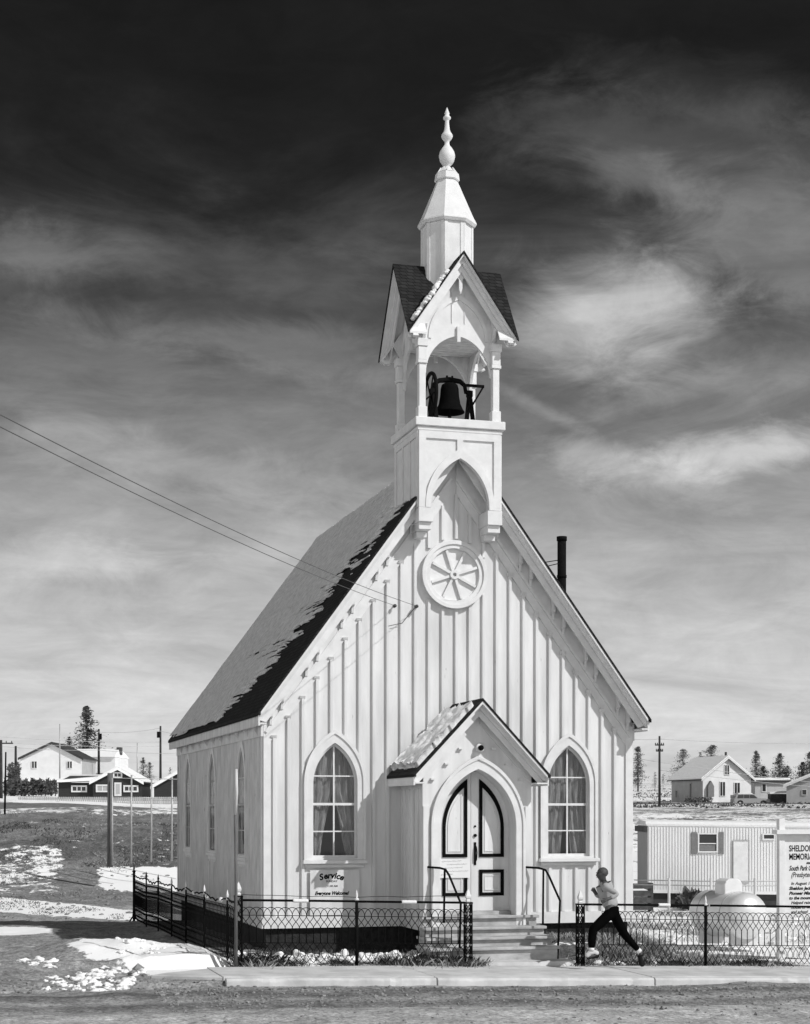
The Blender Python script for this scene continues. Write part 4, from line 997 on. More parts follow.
def lattice_post(X, Y, z0, h, parent, w=.105):
    m_ = MB(); a = w/2
    for sx2 in (-a, a):
        for sy2 in (-a, a): m_.bar((X+sx2, Y+sy2, z0-.1), (X+sx2, Y+sy2, z0+h), .018)
    n = 6
    for i in range(n):
        za, zb = z0+h*i/n, z0+h*(i+1)/n
        for y_ in (-a, a): 
            m_.bar((X-a, Y+y_, za), (X+a, Y+y_, zb), .012); m_.bar((X+a, Y+y_, za), (X-a, Y+y_, zb), .012)
        for x_ in (-a, a): m_.bar((X+x_, Y-a, za), (X+x_, Y+a, zb), .012); m_.bar((X+x_, Y+a, za), (X+x_, Y-a, zb), .012)
    m_.box((X-a-.012, Y-a-.012, z0+h), (X+a+.012, Y+a+.012, z0+h+.025))
    p = m_.build('post', 'iron', parent)
    f_ = MB(); f_.lathe([(.045, z0+h+.026), (.05, z0+h+.05), (.03, z0+h+.07), (.055, z0+h+.10), (.06, z0+h+.13), (.035, z0+h+.19), (.004, z0+h+.245)], (X, Y), 4, math.pi/4)
    f_.build('finial', 'trim', p); return p
def solid_post(X, Y, z0, h, parent, tip=True, r=.026, tipm='trim'):
    m_ = MB(); m_.tube([(X, Y, z0-.1), (X, Y, z0+h)], r, 10); p = m_.build('post', 'iron', parent, True)
    if tip: MB().lathe([(r*1.3, z0+h), (r*1.5, z0+h+.02), (.014, z0+h+.045), (.022, z0+h+.075), (.018, z0+h+.10), (.003, z0+h+.17)], (X, Y), 8).build('finial', tipm, p, True)
    return p
def rail(parent, P, Q, r=.019, sag=0., name='rail'):
    P, Q = Vector(P), Vector(Q); n = 14
    return MB().tube([P.lerp(Q, i/n)-Vector((0, 0, 4*sag*(i/n)*(1-i/n)*(1+.3*math.sin(i*2)))) for i in range(n+1)], r, 8).build(name, 'iron', parent, True)
def tape(parent, P, Q, t0, t1):
    P, Q = Vector(P), Vector(Q); n = 10
    MB().tube([P.lerp(Q, t0+(t1-t0)*i/n) for i in range(n+1)], [.028+.004*(i % 2) for i in range(n+1)], 8).build('wrapping', 'paper', parent, True)
g0 = lambda X: float(S(X))
fA = thing('wire_fence', (4.6, FY, 0), 'black woven hoop wire fence with pipe rail before the church left of the steps', 'fence')
lattice_post(4.6, FY, g0(4.6), 1.09, fA); solid_post(6.55, FY, g0(6.55), 1.06, fA); lattice_post(8.46, FY, g0(8.46), 1.03, fA)
for (a, b, n) in ((4.66, 6.53, 16), (6.57, 8.40, 16)):
    mb = MB(); weave(mb, (a, FY, g0(a)), (b, FY, g0(b)), n); mb.build('wire_mesh', 'iron', fA)
    rail(fA, (a, FY, g0(a)+1.04), (b, FY, g0(b)+1.045))
rail(fA, (4.6, FY+.01, 1.13), (8.46, FY+.01, 1.06), .0045, .03, 'strand')
tape(fA, (5.2, FY, g0(5.2)+1.04), (7.6, FY, g0(7.6)+1.044), .12, .225); tape(fA, (5.2, FY, g0(5.2)+1.04), (7.6, FY, g0(7.6)+1.044), .88, .985)
fB = thing('wire_fence', (10.46, FY, g0(10.4)), 'black woven hoop wire fence with pipe rail right of the steps', 'fence')
lattice_post(10.46, FY, g0(10.46), 1.03, fB); solid_post(12.79, FY, g0(12.79), 1.05, fB); solid_post(15.5, FY, g0(15.5), 1.05, fB)
for (a, b, n) in ((10.86, 12.77, 18), (12.81, 15.48, 24)):
    mb = MB(); weave(mb, (a, FY, g0(a)), (b, FY, g0(b)), n); mb.build('wire_mesh', 'iron', fB)
rail(fB, (10.52, FY, g0(10.5)+1.04), (12.84, FY, g0(12.84)+1.05)); rail(fB, (12.88, FY, g0(12.9)+1.05), (15.5, FY, g0(15.5)+1.05))
tape(fB, (11.0, FY, g0(11.)+1.045), (12.8, FY, g0(12.8)+1.05), .50, .62)
fC = thing('wire_fence', (4.5, 32, 0), 'sagging black iron fence with spear posts along the shaded church side', 'fence')
def line_pt(px):
    u = (px-HX)/F; k = (s_+u*c_)/(c_-u*s_); Y = (4.58+.033*26.15)/(k+.033); return (k*Y, Y)
prev = (4.58, 26.22); pxs = [227.4, 204.4, 186, 171.6, 158.2, 146.3, 134]
for i, px in enumerate(pxs):
    X, Y = line_pt(px); z = gz(X, Y); last = i == len(pxs)-1
    solid_post(X, Y, 0, 1.10 if last else 1.0, fC, True, .03 if last else .016, 'paper' if i < 4 else 'iron')
    if last:
        f_ = MB(); f_.tube([(X, Y, .45), (X-.02, Y+.02, .1), (X-.10, Y+.02, -.02)], .02, 6); f_.tube([(X, Y, .45), (X+.02, Y, .1), (X+.10, Y, -.02)], .02, 6); f_.build('post_foot', 'iron', fC, True)
    n = max(5, int(round(math.hypot(X-prev[0], Y-prev[1])/.12)))
    mb = MB(); weave(mb, (prev[0], prev[1], -.03+.02*(i % 3)), (X, Y, -.02+.03*((i+1) % 2)), n, r=.0060); mb.build('wire_mesh', 'iron', fC)
    rail(fC, (prev[0], prev[1], 1.04), (X, Y, 1.04), .013, .05+.03*(i % 2)); rail(fC, (prev[0], prev[1], .62), (X, Y, .62), .008, .01)
    prev = (X, Y)
for px in (222, 208, 195): 
    X, Y = line_pt(px); MB().tube([(X-.02, Y, .96), (X+.0, Y+.12, .985), (X+.02, Y+.3, .97)], [.02, .04, .015], 7).build('wrapping', 'paper', fC, True)
pl = thing('leaning_pole', (4.5, 26.05, 0), 'tall thin wooden pole with peeled pale top beside the corner fence post', 'pole')
a, b, c2 = at(236, 962, 26.0), at(235.2, 815, 26.0), at(236.2, 769, 26.0)
MB().tube([a-Vector((0, 0, .2)), (a+b)/2+Vector((.008, 0, 0)), b], [.028, .024, .021], 8).build('pole_shaft', 'wood', pl, True)
MB().tube([b, b.lerp(c2, .5)+Vector((.012, 0, 0)), c2], [.023, .03, .022], 8).build('pole_top', 'palewood', pl, True)

# ================================================================ CHAPEL NAME SIGN
SX, SY = 14.70, 27.0; sgz = g0(SX)
sb = thing('name_sign', (SX, SY, sgz), 'large white painted board on post with chapel name lettering behind the right fence', 'sign')
m_ = MB(); m_.box((SX-.055, SY-.055, sgz-.3), (SX+.055, SY+.055, 2.33)); m_.build('post', 'trim', sb)
m_ = MB(); m_.box((SX+1.72, SY-.055, sgz-.3), (SX+1.83, SY+.055, 2.33)); m_.build('post', 'trim', sb)
m_ = MB(); m_.box((SX-.16, SY-.165, 2.05), (SX-.056, SY+.03, 2.13)); m_.box((SX-.056, SY-.165, 2.05), (SX+1.95, SY-.056, 2.13)); m_.build('crossbar', 'trim', sb)
m_ = MB(); m_.plate([(SX+.056, .56), (SX+1.719, .56), (SX+1.719, 2.12), (SX+.056, 2.12)], [], SY-.03, SY-.005, lambda a, d, z: (a, d, z)); m_.build('board', 'trim', sb)
tx = MB()
LN = [('The', 1.885, .085, .30, .9), ('SHELDON JACKSON', 1.735, .155, 0, .70), ('MEMORIAL CHAPEL', 1.585, .155, 0, .70), ('AND THE', 1.50, .055, 0, 1), ('South Park Community Church', 1.385, .125, .35, .66), ('(Presbyterian)', 1.265, .13, .35, .72),
      ('In August 1874', 1.125, .075, .25, 1.1), ('Sheldon Jackson', 1.035, .08, .25, 1.1), ('Pioneer Missionary', .945, .08, .25, 1.1), ('to the mountain towns', .86, .075, .25, 1.1), ('Helped raise this', .775, .075, .25, 1.1), ('house of worship', .69, .075, .25, 1.1), ('and school', .61, .07, .25, 1.1)]
for (q, zz, size, sh, sq) in LN:
    V, Fc = text2d(q, size, 'LEFT' if size > .14 or q.startswith(('South', 'Pion', 'to the', 'She')) else 'CENTER', .0035, sh)
    x0 = SX+.15 if size > .14 or q.startswith(('South', 'Pion', 'to the', 'She')) else (SX+.62)
    if q.startswith(('(Pres', 'In Aug', 'Helped', 'house', 'and')) : V, Fc = text2d(q, size, 'LEFT', .002, sh); x0 = SX+.19
    tx.add([(x0+p[0]*sq, SY-.0325, zz+p[1]) for p in V], Fc)
tx.build('lettering', 'black', sb, False, False)

# ================================================================ RUNNER
def skin(name, J, E, mname, parent=None, sub=2, root=None, smooth=True):
    keys = list(J); me = bpy.data.meshes.new(name)
    me.from_pydata([tuple(J[k][0]) for k in keys], [(keys.index(a), keys.index(b)) for a, b in E], []); o = bpy.data.objects.new(name, me); COL.objects.link(o)
    md = o.modifiers.new('skin', 'SKIN'); md.use_smooth_shade = True
    for i, k in enumerate(keys):
        r = J[k][1]; r = (r, r) if not isinstance(r, tuple) else r
        me.skin_vertices[0].data[i].radius = r; me.skin_vertices[0].data[i].use_root = (k == (root or keys[0]))
    sm = o.modifiers.new('sub', 'SUBSURF'); sm.levels = sub; sm.render_levels = sub
    dg = bpy.context.evaluated_depsgraph_get(); me2 = bpy.data.meshes.new_from_object(o.evaluated_get(dg))
    bpy.data.objects.remove(o); bpy.data.meshes.remove(me); me2.name = name
    return add_obj(name, me2, mname, parent, smooth)
RY = 25.45
def rp_(px, py, dy=0.): p = at(px, py, RY+dy); return p
run = thing('person', tuple(rp_(641, 968)), 'person running left along the pavement in black trousers and pale shirt', 'person')
pel, sh, nk, hd = rp_(612, 909), rp_(604.5, 885.5), rp_(602.6, 880), rp_(601.2, 874.5)
kn, an_, to = rp_(592.5, 930, -.09), rp_(591.5, 950.5, -.10), rp_(596, 957.5, -.10)
kr, ar2, tr = rp_(624.5, 934.5, .09), rp_(639.5, 951.5, .09), rp_(641.5, 966, .09)
hn, hr_ = rp_(610.3, 913.5, -.08), rp_(613.5, 913, .08)
sn_, sr_ = rp_(604.6, 886, -.17), rp_(603.6, 886.5, .16)
el_n, wr_n = rp_(618, 894.5, -.25), rp_(607.5, 899.5, -.27)
el_r, wr_r = rp_(598.5, 897, .22), rp_(594.6, 892, .13)
J = {'pelvis': (pel, (.10, .13)), 'waist': (pel.lerp(sh, .35), (.075, .115)), 'chest': (pel.lerp(sh, .75), (.088, .14)), 'neckbase': (sh, (.07, .09)), 'neck': (nk+Vector((.012, 0, -.012)), .042), 'skull': (hd+Vector((.006, 0, .004)), (.088, .076)), 'crown': (hd+Vector((.016, 0, .040)), (.080, .070)),
     'hipL': (hn, .085), 'kneeL': (kn, .058), 'calfL': (kn.lerp(an_, .35), .056), 'ankleL': (an_, .036), 'heelL': (an_.lerp(to, .5)+Vector((.03, 0, -.02)), .036), 'toeL': (an_+Vector((-.09, 0, -.10)), .028),
     'hipR': (hr_, .085), 'kneeR': (kr, .058), 'calfR': (kr.lerp(ar2, .35), .056), 'ankleR': (ar2, .036), 'heelR': (ar2.lerp(tr, .35)+Vector((.03, 0, 0)), .036), 'toeR': (tr, .026),
     'shL': (sn_, .050), 'elL': (el_n, .036), 'wrL': (wr_n, .026), 'hL': (wr_n+(wr_n-el_n).normalized()*.07, (.036, .02)),
     'shR': (sr_, .052), 'elR': (el_r, .038), 'wrR': (wr_r, .026), 'hR': (wr_r+(wr_r-el_r).normalized()*.07, (.036, .02))}
E = [('pelvis', 'waist'), ('waist', 'chest'), ('chest', 'neckbase'), ('neckbase', 'neck'), ('neck', 'skull'), ('skull', 'crown'), ('pelvis', 'hipL'), ('hipL', 'kneeL'), ('kneeL', 'calfL'), ('calfL', 'ankleL'), ('ankleL', 'heelL'), ('heelL', 'toeL'),
     ('pelvis', 'hipR'), ('hipR', 'kneeR'), ('kneeR', 'calfR'), ('calfR', 'ankleR'), ('ankleR', 'heelR'), ('heelR', 'toeR'), ('neckbase', 'shL'), ('shL', 'elL'), ('elL', 'wrL'), ('wrL', 'hL'), ('neckbase', 'shR'), ('shR', 'elR'), ('elR', 'wrR'), ('wrR', 'hR')]
# nose, chin, brow and ear come out of the head as part of the same skin
J['nose'] = (hd+Vector((-.094, 0, -.010)), .013); J['chin'] = (hd+Vector((-.052, 0, -.074)), .030); E += [('skull', 'nose'), ('skull', 'chin')]
J['ear'] = (hd+Vector((.018, -.078, .008)), (.016, .01)); E.append(('skull', 'ear'))
for tg, w_, e_ in (('L', wr_n, el_n), ('R', wr_r, el_r)):
    fw_ = (w_-e_).normalized(); sd = fw_.cross(Vector((0, 1, 0))).normalized(); h0 = w_+fw_*.07; inn = Vector((0, 1 if tg == 'L' else -1, 0))
    for q, (off, ln_) in enumerate(((-.024, .045), (-.008, .052), (.008, .048), (.024, .036))):
        a_ = h0+sd*off+fw_*.012; b_ = a_+fw_*ln_*.55; c3 = b_+fw_*ln_*.1+inn*ln_*.5
        J[f'f{tg}{q}a'] = (a_, .009); J[f'f{tg}{q}b'] = (b_, .0085); J[f'f{tg}{q}c'] = (c3, .0075); E += [('h'+tg, f'f{tg}{q}a'), (f'f{tg}{q}a', f'f{tg}{q}b'), (f'f{tg}{q}b', f'f{tg}{q}c')]
    t0_ = w_+fw_*.03-sd*.02; J['t'+tg] = (t0_-sd*.02+fw_*.02, .010); J['t2'+tg] = (t0_-sd*.022+fw_*.05+inn*.01, .008); E += [('wr'+tg, 't'+tg), ('t'+tg, 't2'+tg)]
skin('body', J, E, 'skin', run, 2, 'pelvis')
def J2(keys, add): 
    o = {}
    for k in keys:
        r = J[k][1]; o[k] = (J[k][0], tuple(x+add for x in r) if isinstance(r, tuple) else r+add)
    return o
tk = ['pelvis', 'hipL', 'kneeL', 'calfL', 'ankleL', 'hipR', 'kneeR', 'calfR', 'ankleR']
T = J2(tk, .016); T['pelvis'] = (pel+Vector((0, 0, -.01)), (.108, .138)); T['top'] = (pel+Vector((0, 0, .06)), (.112, .140)); T['ankleL'] = (an_+Vector((.0, 0, .03)), .062); T['ankleR'] = (ar2.lerp(kr, .06), .046); T['calfL'] = (T['calfL'][0], .075); T['calfR'] = (T['calfR'][0], .066); T['kneeL'] = (kn, .082); T['kneeR'] = (kr, .078); T['hipL'] = (hn, .100); T['hipR'] = (hr_, .100)
skin('trousers', T, [e for e in E if e[0] in tk and e[1] in tk]+[('pelvis', 'top')], 'pants', run, 2, 'pelvis')
vk = ['waist', 'chest', 'neckbase', 'shL', 'elL', 'shR', 'elR']
V_ = J2(vk, .012); V_['hem'] = (pel.lerp(sh, .0), (.124, .158)); V_['waist'] = (V_['waist'][0], (.096, .136)); V_['chest'] = (V_['chest'][0], (.102, .158)); V_['collar'] = (nk+Vector((.010, 0, -.03)), .050); V_['neckbase'] = (sh+Vector((0, 0, -.02)), (.066, .088)); V_['wL'] = (el_n.lerp(wr_n, .75), .036); V_['wR'] = (el_r.lerp(wr_r, .75), .036)
skin('shirt', V_, [('hem', 'waist'), ('waist', 'chest'), ('chest', 'neckbase'), ('neckbase', 'collar'), ('neckbase', 'shL'), ('shL', 'elL'), ('elL', 'wL'), ('neckbase', 'shR'), ('shR', 'elR'), ('elR', 'wR')], 'shirt', run, 2, 'chest')
hb = bmesh.new(); bmesh.ops.create_icosphere(hb, subdivisions=3, radius=1)
hc = hd+Vector((.024, 0, .034)); hm = MB()
for v in hb.verts:
    q = v.co; j_ = 1+.05*math.sin(q.x*9+q.y*7)*math.sin(q.z*8); hm.v.append((hc.x+q.x*(.096 if q.x > 0 else .088)*j_, hc.y+q.y*.089*j_, hc.z+q.z*.086*j_))
for f in hb.faces: hm.f.append(tuple(v.index for v in f.verts))
hb.free(); hh = hm.build('hair', 'hair', run, True, False); pass
for nm_, an0, toe, mt, dn in (('shoe', an_, an_+Vector((-.10, 0, -.105)), 'shoe', 1), ('shoe', ar2, tr, 'shoe2', 2)):
    hl = an0.lerp(toe, .28)+Vector((.045, 0, -.02)) if dn == 2 else an0+Vector((.13, 0, -.055))
    o = skin(nm_, {'a': (an0+Vector((.004, 0, -.01)), (.046, .045)), 'h': (hl, (.045, .042)), 'm': (an0.lerp(toe, .68), (.042, .045)), 't': (toe, (.030, .040))}, [('a', 'm'), ('a', 'h'), ('m', 't')], mt, run, 2, 'a')
    skin('sole', {'h': (hl+Vector((.012, 0, -.03)), (.026, .044)), 'm': (an0.lerp(toe, .68)+Vector((.024, 0, -.03)), (.022, .044)), 't': (toe+Vector((.012, 0, -.015)), (.018, .038))}, [('h', 'm'), ('m', 't')], 'shoe2', o, 2, 'm')
for nm_, q1, q2 in (('sock', an_, kn), ('sock', ar2, kr)): MB().tube([q1.lerp(q2, -.02), q1.lerp(q2, .13)], .047, 12).build(nm_, 'trim', run, True)
for y_ in (-.03, .03): MB().lathe([(.001, -.012+hd.z+.028), (.012, hd.z+.028), (.001, .012+hd.z+.028)], (hd.x-.068, hd.y+y_), 8).build('eye', 'black', run, True)
MB().box((hd.x-.082, hd.y-.020, hd.z-.050), (hd.x-.068, hd.y+.020, hd.z-.045)).build('mouth', 'black', run)

# ================================================================ PROPANE TANK
D0 = 33.0; tcn_ = atD(746, D0); z0 = gz(tcn_.x, tcn_.y); rr = .47
zc = CZ-104/F*D0; ax = (Vector((s_, c_, 0))*.93-Vector((c_, -s_, 0))*.36).normalized(); sd = Vector((ax.y, -ax.x, 0))
tk_ = thing('propane_tank', (tcn_.x, tcn_.y, z0), 'silver rounded propane tank with domed hood in the snowy yard behind the fence', 'tank')
m_ = MB(); n = 36; prof = [(-rr*.62+(-rr*.62*0), 0)]
prof = [(-.62*rr*math.cos(q*math.pi/2/9), rr*math.sin(q*math.pi/2/9)) for q in range(10)]+[(1.35+.62*rr*math.sin(q*math.pi/2/9), rr*math.cos(q*math.pi/2/9)) for q in range(10)]
prof = [(a, max(b, .003)) for a, b in prof]; k = 0; vs = []; cen = Vector((tcn_.x, tcn_.y, zc))
for a, b in prof:
    for j in range(n): w = 2*math.pi*j/n; p = cen+ax*a+sd*b*math.cos(w)+Vector((0, 0, b*math.sin(w))); vs.append(tuple(p))
fs = [(i*n+j, i*n+(j+1) % n, (i+1)*n+(j+1) % n, (i+1)*n+j) for i in range(len(prof)-1) for j in range(n)]
m_.add(vs, fs); m_.build('tank_shell', 'tank', tk_, True)
def tk_fn(a, b, z): p = cen+ax*a+sd*b; return (p.x, p.y, zc+z)
hdm = MB(); 
prof = [(-.24, .30), (.24, .30), (.24, rr+.14), (.20, rr+.21), (.12, rr+.26), (-.12, rr+.26), (-.20, rr+.21), (-.24, rr+.14)]
hdm.plate([(a*.88, z) for a, z in prof], [], .45, .84, lambda a, d, z: tk_fn(d, a, z)); bevel(hdm.build('valve_hood', 'trim', tk_), .02, 2)
for a in (.1, 1.2): MB().box((a-.06, -.30, -rr-.16), (a+.06, .30, -rr+.12), tk_fn).build('leg', 'concrete', tk_)
for a in (.25, 1.1): MB().tube([tk_fn(a, (rr+.004)*math.cos(q*math.pi/16), (rr+.004)*math.sin(q*math.pi/16)) for q in range(32)], .008, 5, closed=True).build('weld_band', 'galv', tk_, True)

# ================================================================ TRAILER
def local(D, px, z, rot=0.):
    o = atD(px, D, z); r = R(rot); e1 = Vector((c_, -s_, 0)); e2 = Vector((s_, c_, 0))
    a1 = e1*math.cos(r)+e2*math.sin(r); a2 = -e1*math.sin(r)+e2*math.cos(r)
    def fn(a, b, z_): p = o+a1*a+a2*b; return (p.x, p.y, o.z+z_)
    return o, fn
def rect(a0, a1, z0, z1): return [(a0, z0), (a1, z0), (a1, z1), (a0, z1)]
def onf(fn, b0=0.): return lambda a, d, z: fn(a, b0-d, z)              # out of the front face
mpp = 58/F
o_, tfn = local(58, 647.8, CZ-78/F*58, -1.5)
tr_ = thing('house_trailer', tuple(o_+Vector((0, 0, -.7))), 'long pale ribbed metal house trailer with snowy flat roof behind the propane tank', 'trailer')
TL, TH2, TW = 12.5, 64.3*mpp, 3.0
def tsl(a): return -.012*a
m_ = MB(); m_.hexa([tfn(0, 0, 0), tfn(TL, 0, tsl(TL)), tfn(TL, TW, tsl(TL)), tfn(0, TW, 0), tfn(0, 0, TH2), tfn(TL, 0, TH2+tsl(TL)), tfn(TL, TW, TH2+tsl(TL)), tfn(0, TW, TH2)])
a = .05
while a < TL: 
    m_.plate(rect(a-.012, a+.012, tsl(a)+.03, TH2-.03+tsl(a)), [], .001, .02, onf(tfn)); a += .103
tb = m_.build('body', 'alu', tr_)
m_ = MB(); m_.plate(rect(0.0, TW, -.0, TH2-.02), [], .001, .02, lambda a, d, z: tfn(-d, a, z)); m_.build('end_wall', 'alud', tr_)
m_ = MB(); m_.hexa([tfn(-.05, -.03, TH2+.001), tfn(TL, -.03, TH2+tsl(TL)+.001), tfn(TL, TW+.1, TH2+tsl(TL)), tfn(-.1, TW+.1, TH2), tfn(-.05, -.03, TH2+.05), tfn(TL, -.03, TH2+.05+tsl(TL)), tfn(TL, TW+.1, TH2+.05+tsl(TL)), tfn(-.1, TW+.1, TH2+.05)])
rfo = m_.build('roof', 'alu', tr_)
m_ = MB(); m_.hexa([tfn(-.04, .3, TH2+.052), tfn(TL, .3, TH2+tsl(TL)+.052), tfn(TL, TW+.1, TH2+.052+tsl(TL)), tfn(-.06, TW+.1, TH2+.052), tfn(0, .6, TH2+.15), tfn(TL, .6, TH2+.15+tsl(TL)), tfn(TL, TW, TH2+.2+tsl(TL)), tfn(.05, TW, TH2+.2)]); m_.build('snow', 'snow', rfo)
MB().box((-.12, -.02, TH2-.22), (-.022, TW, TH2-.02), tfn).build('roof_edge', 'shade', tr_)
m_ = MB(); m_.box((.1, .12, -.75), (TL-.1, .16, -.02), tfn)  # dark strip standing in for the shade beneath the trailer floor
m_.build('underfloor_shade', 'shade', tr_)
m_ = MB(); m_.plate(rect(-.0, TL, -.10, -.001), [], .0, .03, lambda a, d, z: tfn(a, -d, z+tsl(a))); m_.build('sill_beam', 'alu', tr_)
def pxa(px): return (px-647.8)*mpp
def pyz(py): return (890-py)*mpp
wn = MB().plate(rect(pxa(697.3), pxa(717.5), pyz(852.5), pyz(832.8)), [rect(pxa(698.8), pxa(716), pyz(851), pyz(834.3))], .021, .07, onf(tfn)).build('window', 'trim', tr_)
MB().plate(rect(pxa(698.8), pxa(716), pyz(851), pyz(834.3)), [], .021, .03, onf(tfn)).build('pane', 'darkglass', wn)
MB().plate(rect(pxa(698.8), pxa(716), pyz(844), pyz(843)), [], .031, .05, onf(tfn)).build('window_bar', 'trim', wn)
MB().plate(rect(pxa(699.4), pxa(715), pyz(850.5), pyz(845)), [], .0305, .033, onf(tfn)).build('curtain', 'shutter', wn)
for a0, a1 in ((691, 696.5), (718.2, 723.2)): MB().plate(rect(pxa(a0), pxa(a1), pyz(854), pyz(832)), [], .021, .05, onf(tfn)).build('shutter', 'shutter', tr_)
m_ = MB(); m_.plate(rect(pxa(733), pxa(748), pyz(882), pyz(841)), [], .021, .05, onf(tfn)); dr_ = m_.build('door', 'trim', tr_)
m_ = MB(); m_.plate(rect(pxa(732.3), pxa(748.7), pyz(882.5), pyz(840)), [rect(pxa(733), pxa(748), pyz(882), pyz(841))], .021, .065, onf(tfn)); m_.build('door_trim', 'galv', dr_)
vw = MB().plate(rect(pxa(761.5), pxa(774), pyz(840), pyz(833.3)), [rect(pxa(763), pxa(773), pyz(838.6), pyz(834.8))], .021, .06, onf(tfn)).build('window', 'trim', tr_)
MB().plate(rect(pxa(763), pxa(773), pyz(838.6), pyz(834.8)), [], .021, .03, onf(tfn)).build('pane', 'darkglass', vw)
# pipe-and-wire fence in front of the trailer
o2, ffn = local(51, 634, 0)
wf = thing('yard_fence', tuple(o2), 'light pipe fence with two thin rails in front of the trailer', 'fence')
for px in (669, 711, 755, 800):
    p = atD(px, 51); z = gz(p.x, p.y); m_ = MB(); m_.tube([(p.x, p.y, z-.1), (p.x, p.y, CZ-66/F*51)], .045, 8); m_.build('post', 'palewood', wf, True)
for y_ in (880, 884.5): MB().tube([atD(634, 51, CZ-(y_-HY)/F*51), atD(720, 51, CZ-(y_+1.5-HY)/F*51), atD(830, 51, CZ-(y_+.5-HY)/F*51)], .02, 6).build('rail', 'galv', wf, True)
# dark things kept under and before the trailer
for (px, D, w, h, lb) in ((641, 55, .75, .95, 'dark weathered crate leaning at the left end of the trailer'), (692, 56, 1.3, .72, 'dark low shrub under the middle of the trailer')):
    p = atD(px, D); z = gz(p.x, p.y)
    if 'crate' in lb:
        t_ = thing('crate', (p.x, p.y, z), lb, 'crate'); _, cf = local(D, px, z, 6)
        for q in range(4): MB().box((-w/2, -.02, .05+q*h/4), (w/2, .02, .02+(q+.86)*h/4), cf).build('slat', 'rust', t_)
        for q in (-1, 1): MB().box((q*w/2-.05, .021, 0), (q*w/2+.05, .4, h), cf).build('side_panel', 'rust', t_)
# ================================================================ FAR BUILDINGS
def frame_win(fn_out, parent, a0, a1, z0, z1, m='trim', pane='darkglass', bars=1, w=.10):
    f = MB().plate(rect(a0-w, a1+w, z0-w, z1+w), [rect(a0, a1, z0, z1)], .005, .10, fn_out)
    f = f.build('window', m, parent)
    MB().plate(rect(a0, a1, z0, z1), [], .005, .04, fn_out).build('pane', pane, f)
    for q in range(1, bars+1):
        a = a0+(a1-a0)*q/(bars+1); MB().plate(rect(a-.035, a+.035, z0, z1), [], .041, .08, fn_out).build('window_bar', m, f)
    return f
def gable_house(name, label, D, px, z, rot, w, d, hw, hr, wm, sm, over=.35, snow=True, apex=.5, cat='house', roofm='shade', th=.16, base=True, barge='trim'):
    """front gable faces the viewer; px = left front corner"""
    o, fn = local(D, px, z, rot); t = thing(name, tuple(o), label, cat)
    am = w*apex
    MB().plate([(0, -.5), (w, -.5), (w, hw), (am, hr), (0, hw)], [], 0, .15, lambda a, dd, z: fn(a, dd, z)).build('front_wall', wm, t)
    MB().plate([(0, -.5), (w, -.5), (w, hw), (am, hr), (0, hw)], [], d-.15, d, lambda a, dd, z: fn(a, dd, z)).build('back_wall', wm, t)
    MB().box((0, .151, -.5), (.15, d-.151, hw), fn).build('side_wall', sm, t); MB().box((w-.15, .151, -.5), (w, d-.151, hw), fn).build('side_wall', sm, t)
    for (ax_, sgn) in ((0, -1), (w, 1)):
        s1 = (hr-hw)/(am if sgn < 0 else w-am); xe = ax_+sgn*over; ze = hw-over*s1
        P = [fn(am, -over, hr+.02), fn(xe, -over, ze+.02), fn(xe, d+over, ze+.02), fn(am, d+over, hr+.02)]
        Q = [(p[0], p[1], p[2]+.12) for p in P]; rf_ = MB().hexa(P+Q).build('roof', roofm, t)
        if snow:
            P = [fn(am, -over+.05, hr+.142), fn(xe-sgn*.02, -over+.05, ze+.142), fn(xe-sgn*.02, d+over-.05, ze+.142), fn(am, d+over-.05, hr+.142)]
            Q = [(p[0], p[1], p[2]+th) for p in P]; MB().hexa(P+Q).build('snow', 'snow', rf_)
    bb = MB()
    for (ax_, sgn) in ((0, -1), (w, 1)):
        s1 = (hr-hw)/(am if sgn < 0 else w-am); xe = ax_+sgn*over; ze = hw-over*s1
        bb.hexa([fn(am, -over-.05, hr-.14), fn(xe, -over-.05, ze-.14), fn(xe, -over-.005, ze-.14), fn(am, -over-.005, hr-.14), fn(am, -over-.05, hr+.14), fn(xe, -over-.05, ze+.14), fn(xe, -over-.005, ze+.14), fn(am, -over-.005, hr+.14)])
    bb.build('bargeboard', barge, t)
    return t, fn
# right: white gabled house
D = 215; k = D/F; zb = CZ+(HY-801.5)*k
hR, hf = gable_house('white_house', 'white clapboard house with tall front gable beside the parked station wagon', D, 703, zb, 17, 7.0, 9.2, 3.1, 5.75, 'housewhite', 'housegrey', .45, True, .5)  # side walls get the greyer copy, with shade put into the colour
of = onf(hf)
for a0, a1, z0, z1 in ((3.15, 3.75, 3.55, 4.75), (2.45, 3.15, .75, 2.55), (4.55, 5.3, .75, 2.45)): frame_win(of, hR, a0, a1, z0, z1, w=.08)
MB().plate([(.5, .6), (1.35, .6), (1.35, 2.0), (.92, 2.7), (.5, 2.0)], [], .01, .5, of).build('bay_window', 'shutter', hR)
osd = lambda a, d, z: hf(-d, a, z)
for a0, a1, z0, z1 in ((3.2, 3.6, .6, 2.4), (7.3, 7.8, .6, 1.5)): frame_win(osd, hR, a0, a1, z0, z1, 'housegrey', w=.05, bars=0)
MB().tube([hf(4.9, 3, 4.4), hf(4.9, 3, 6.6)], .16, 8).build('chimney', 'shade', hR, True)
MB().hexa([hf(3.4, .5, 5.95), hf(.7, .5, 4.0), hf(.7, 9.6, 4.0), hf(3.4, 9.6, 5.95), hf(3.4, 5, 6.25), hf(2.2, 6, 5.5), hf(2.2, 9.6, 5.5), hf(3.4, 9.7, 6.25)]) 
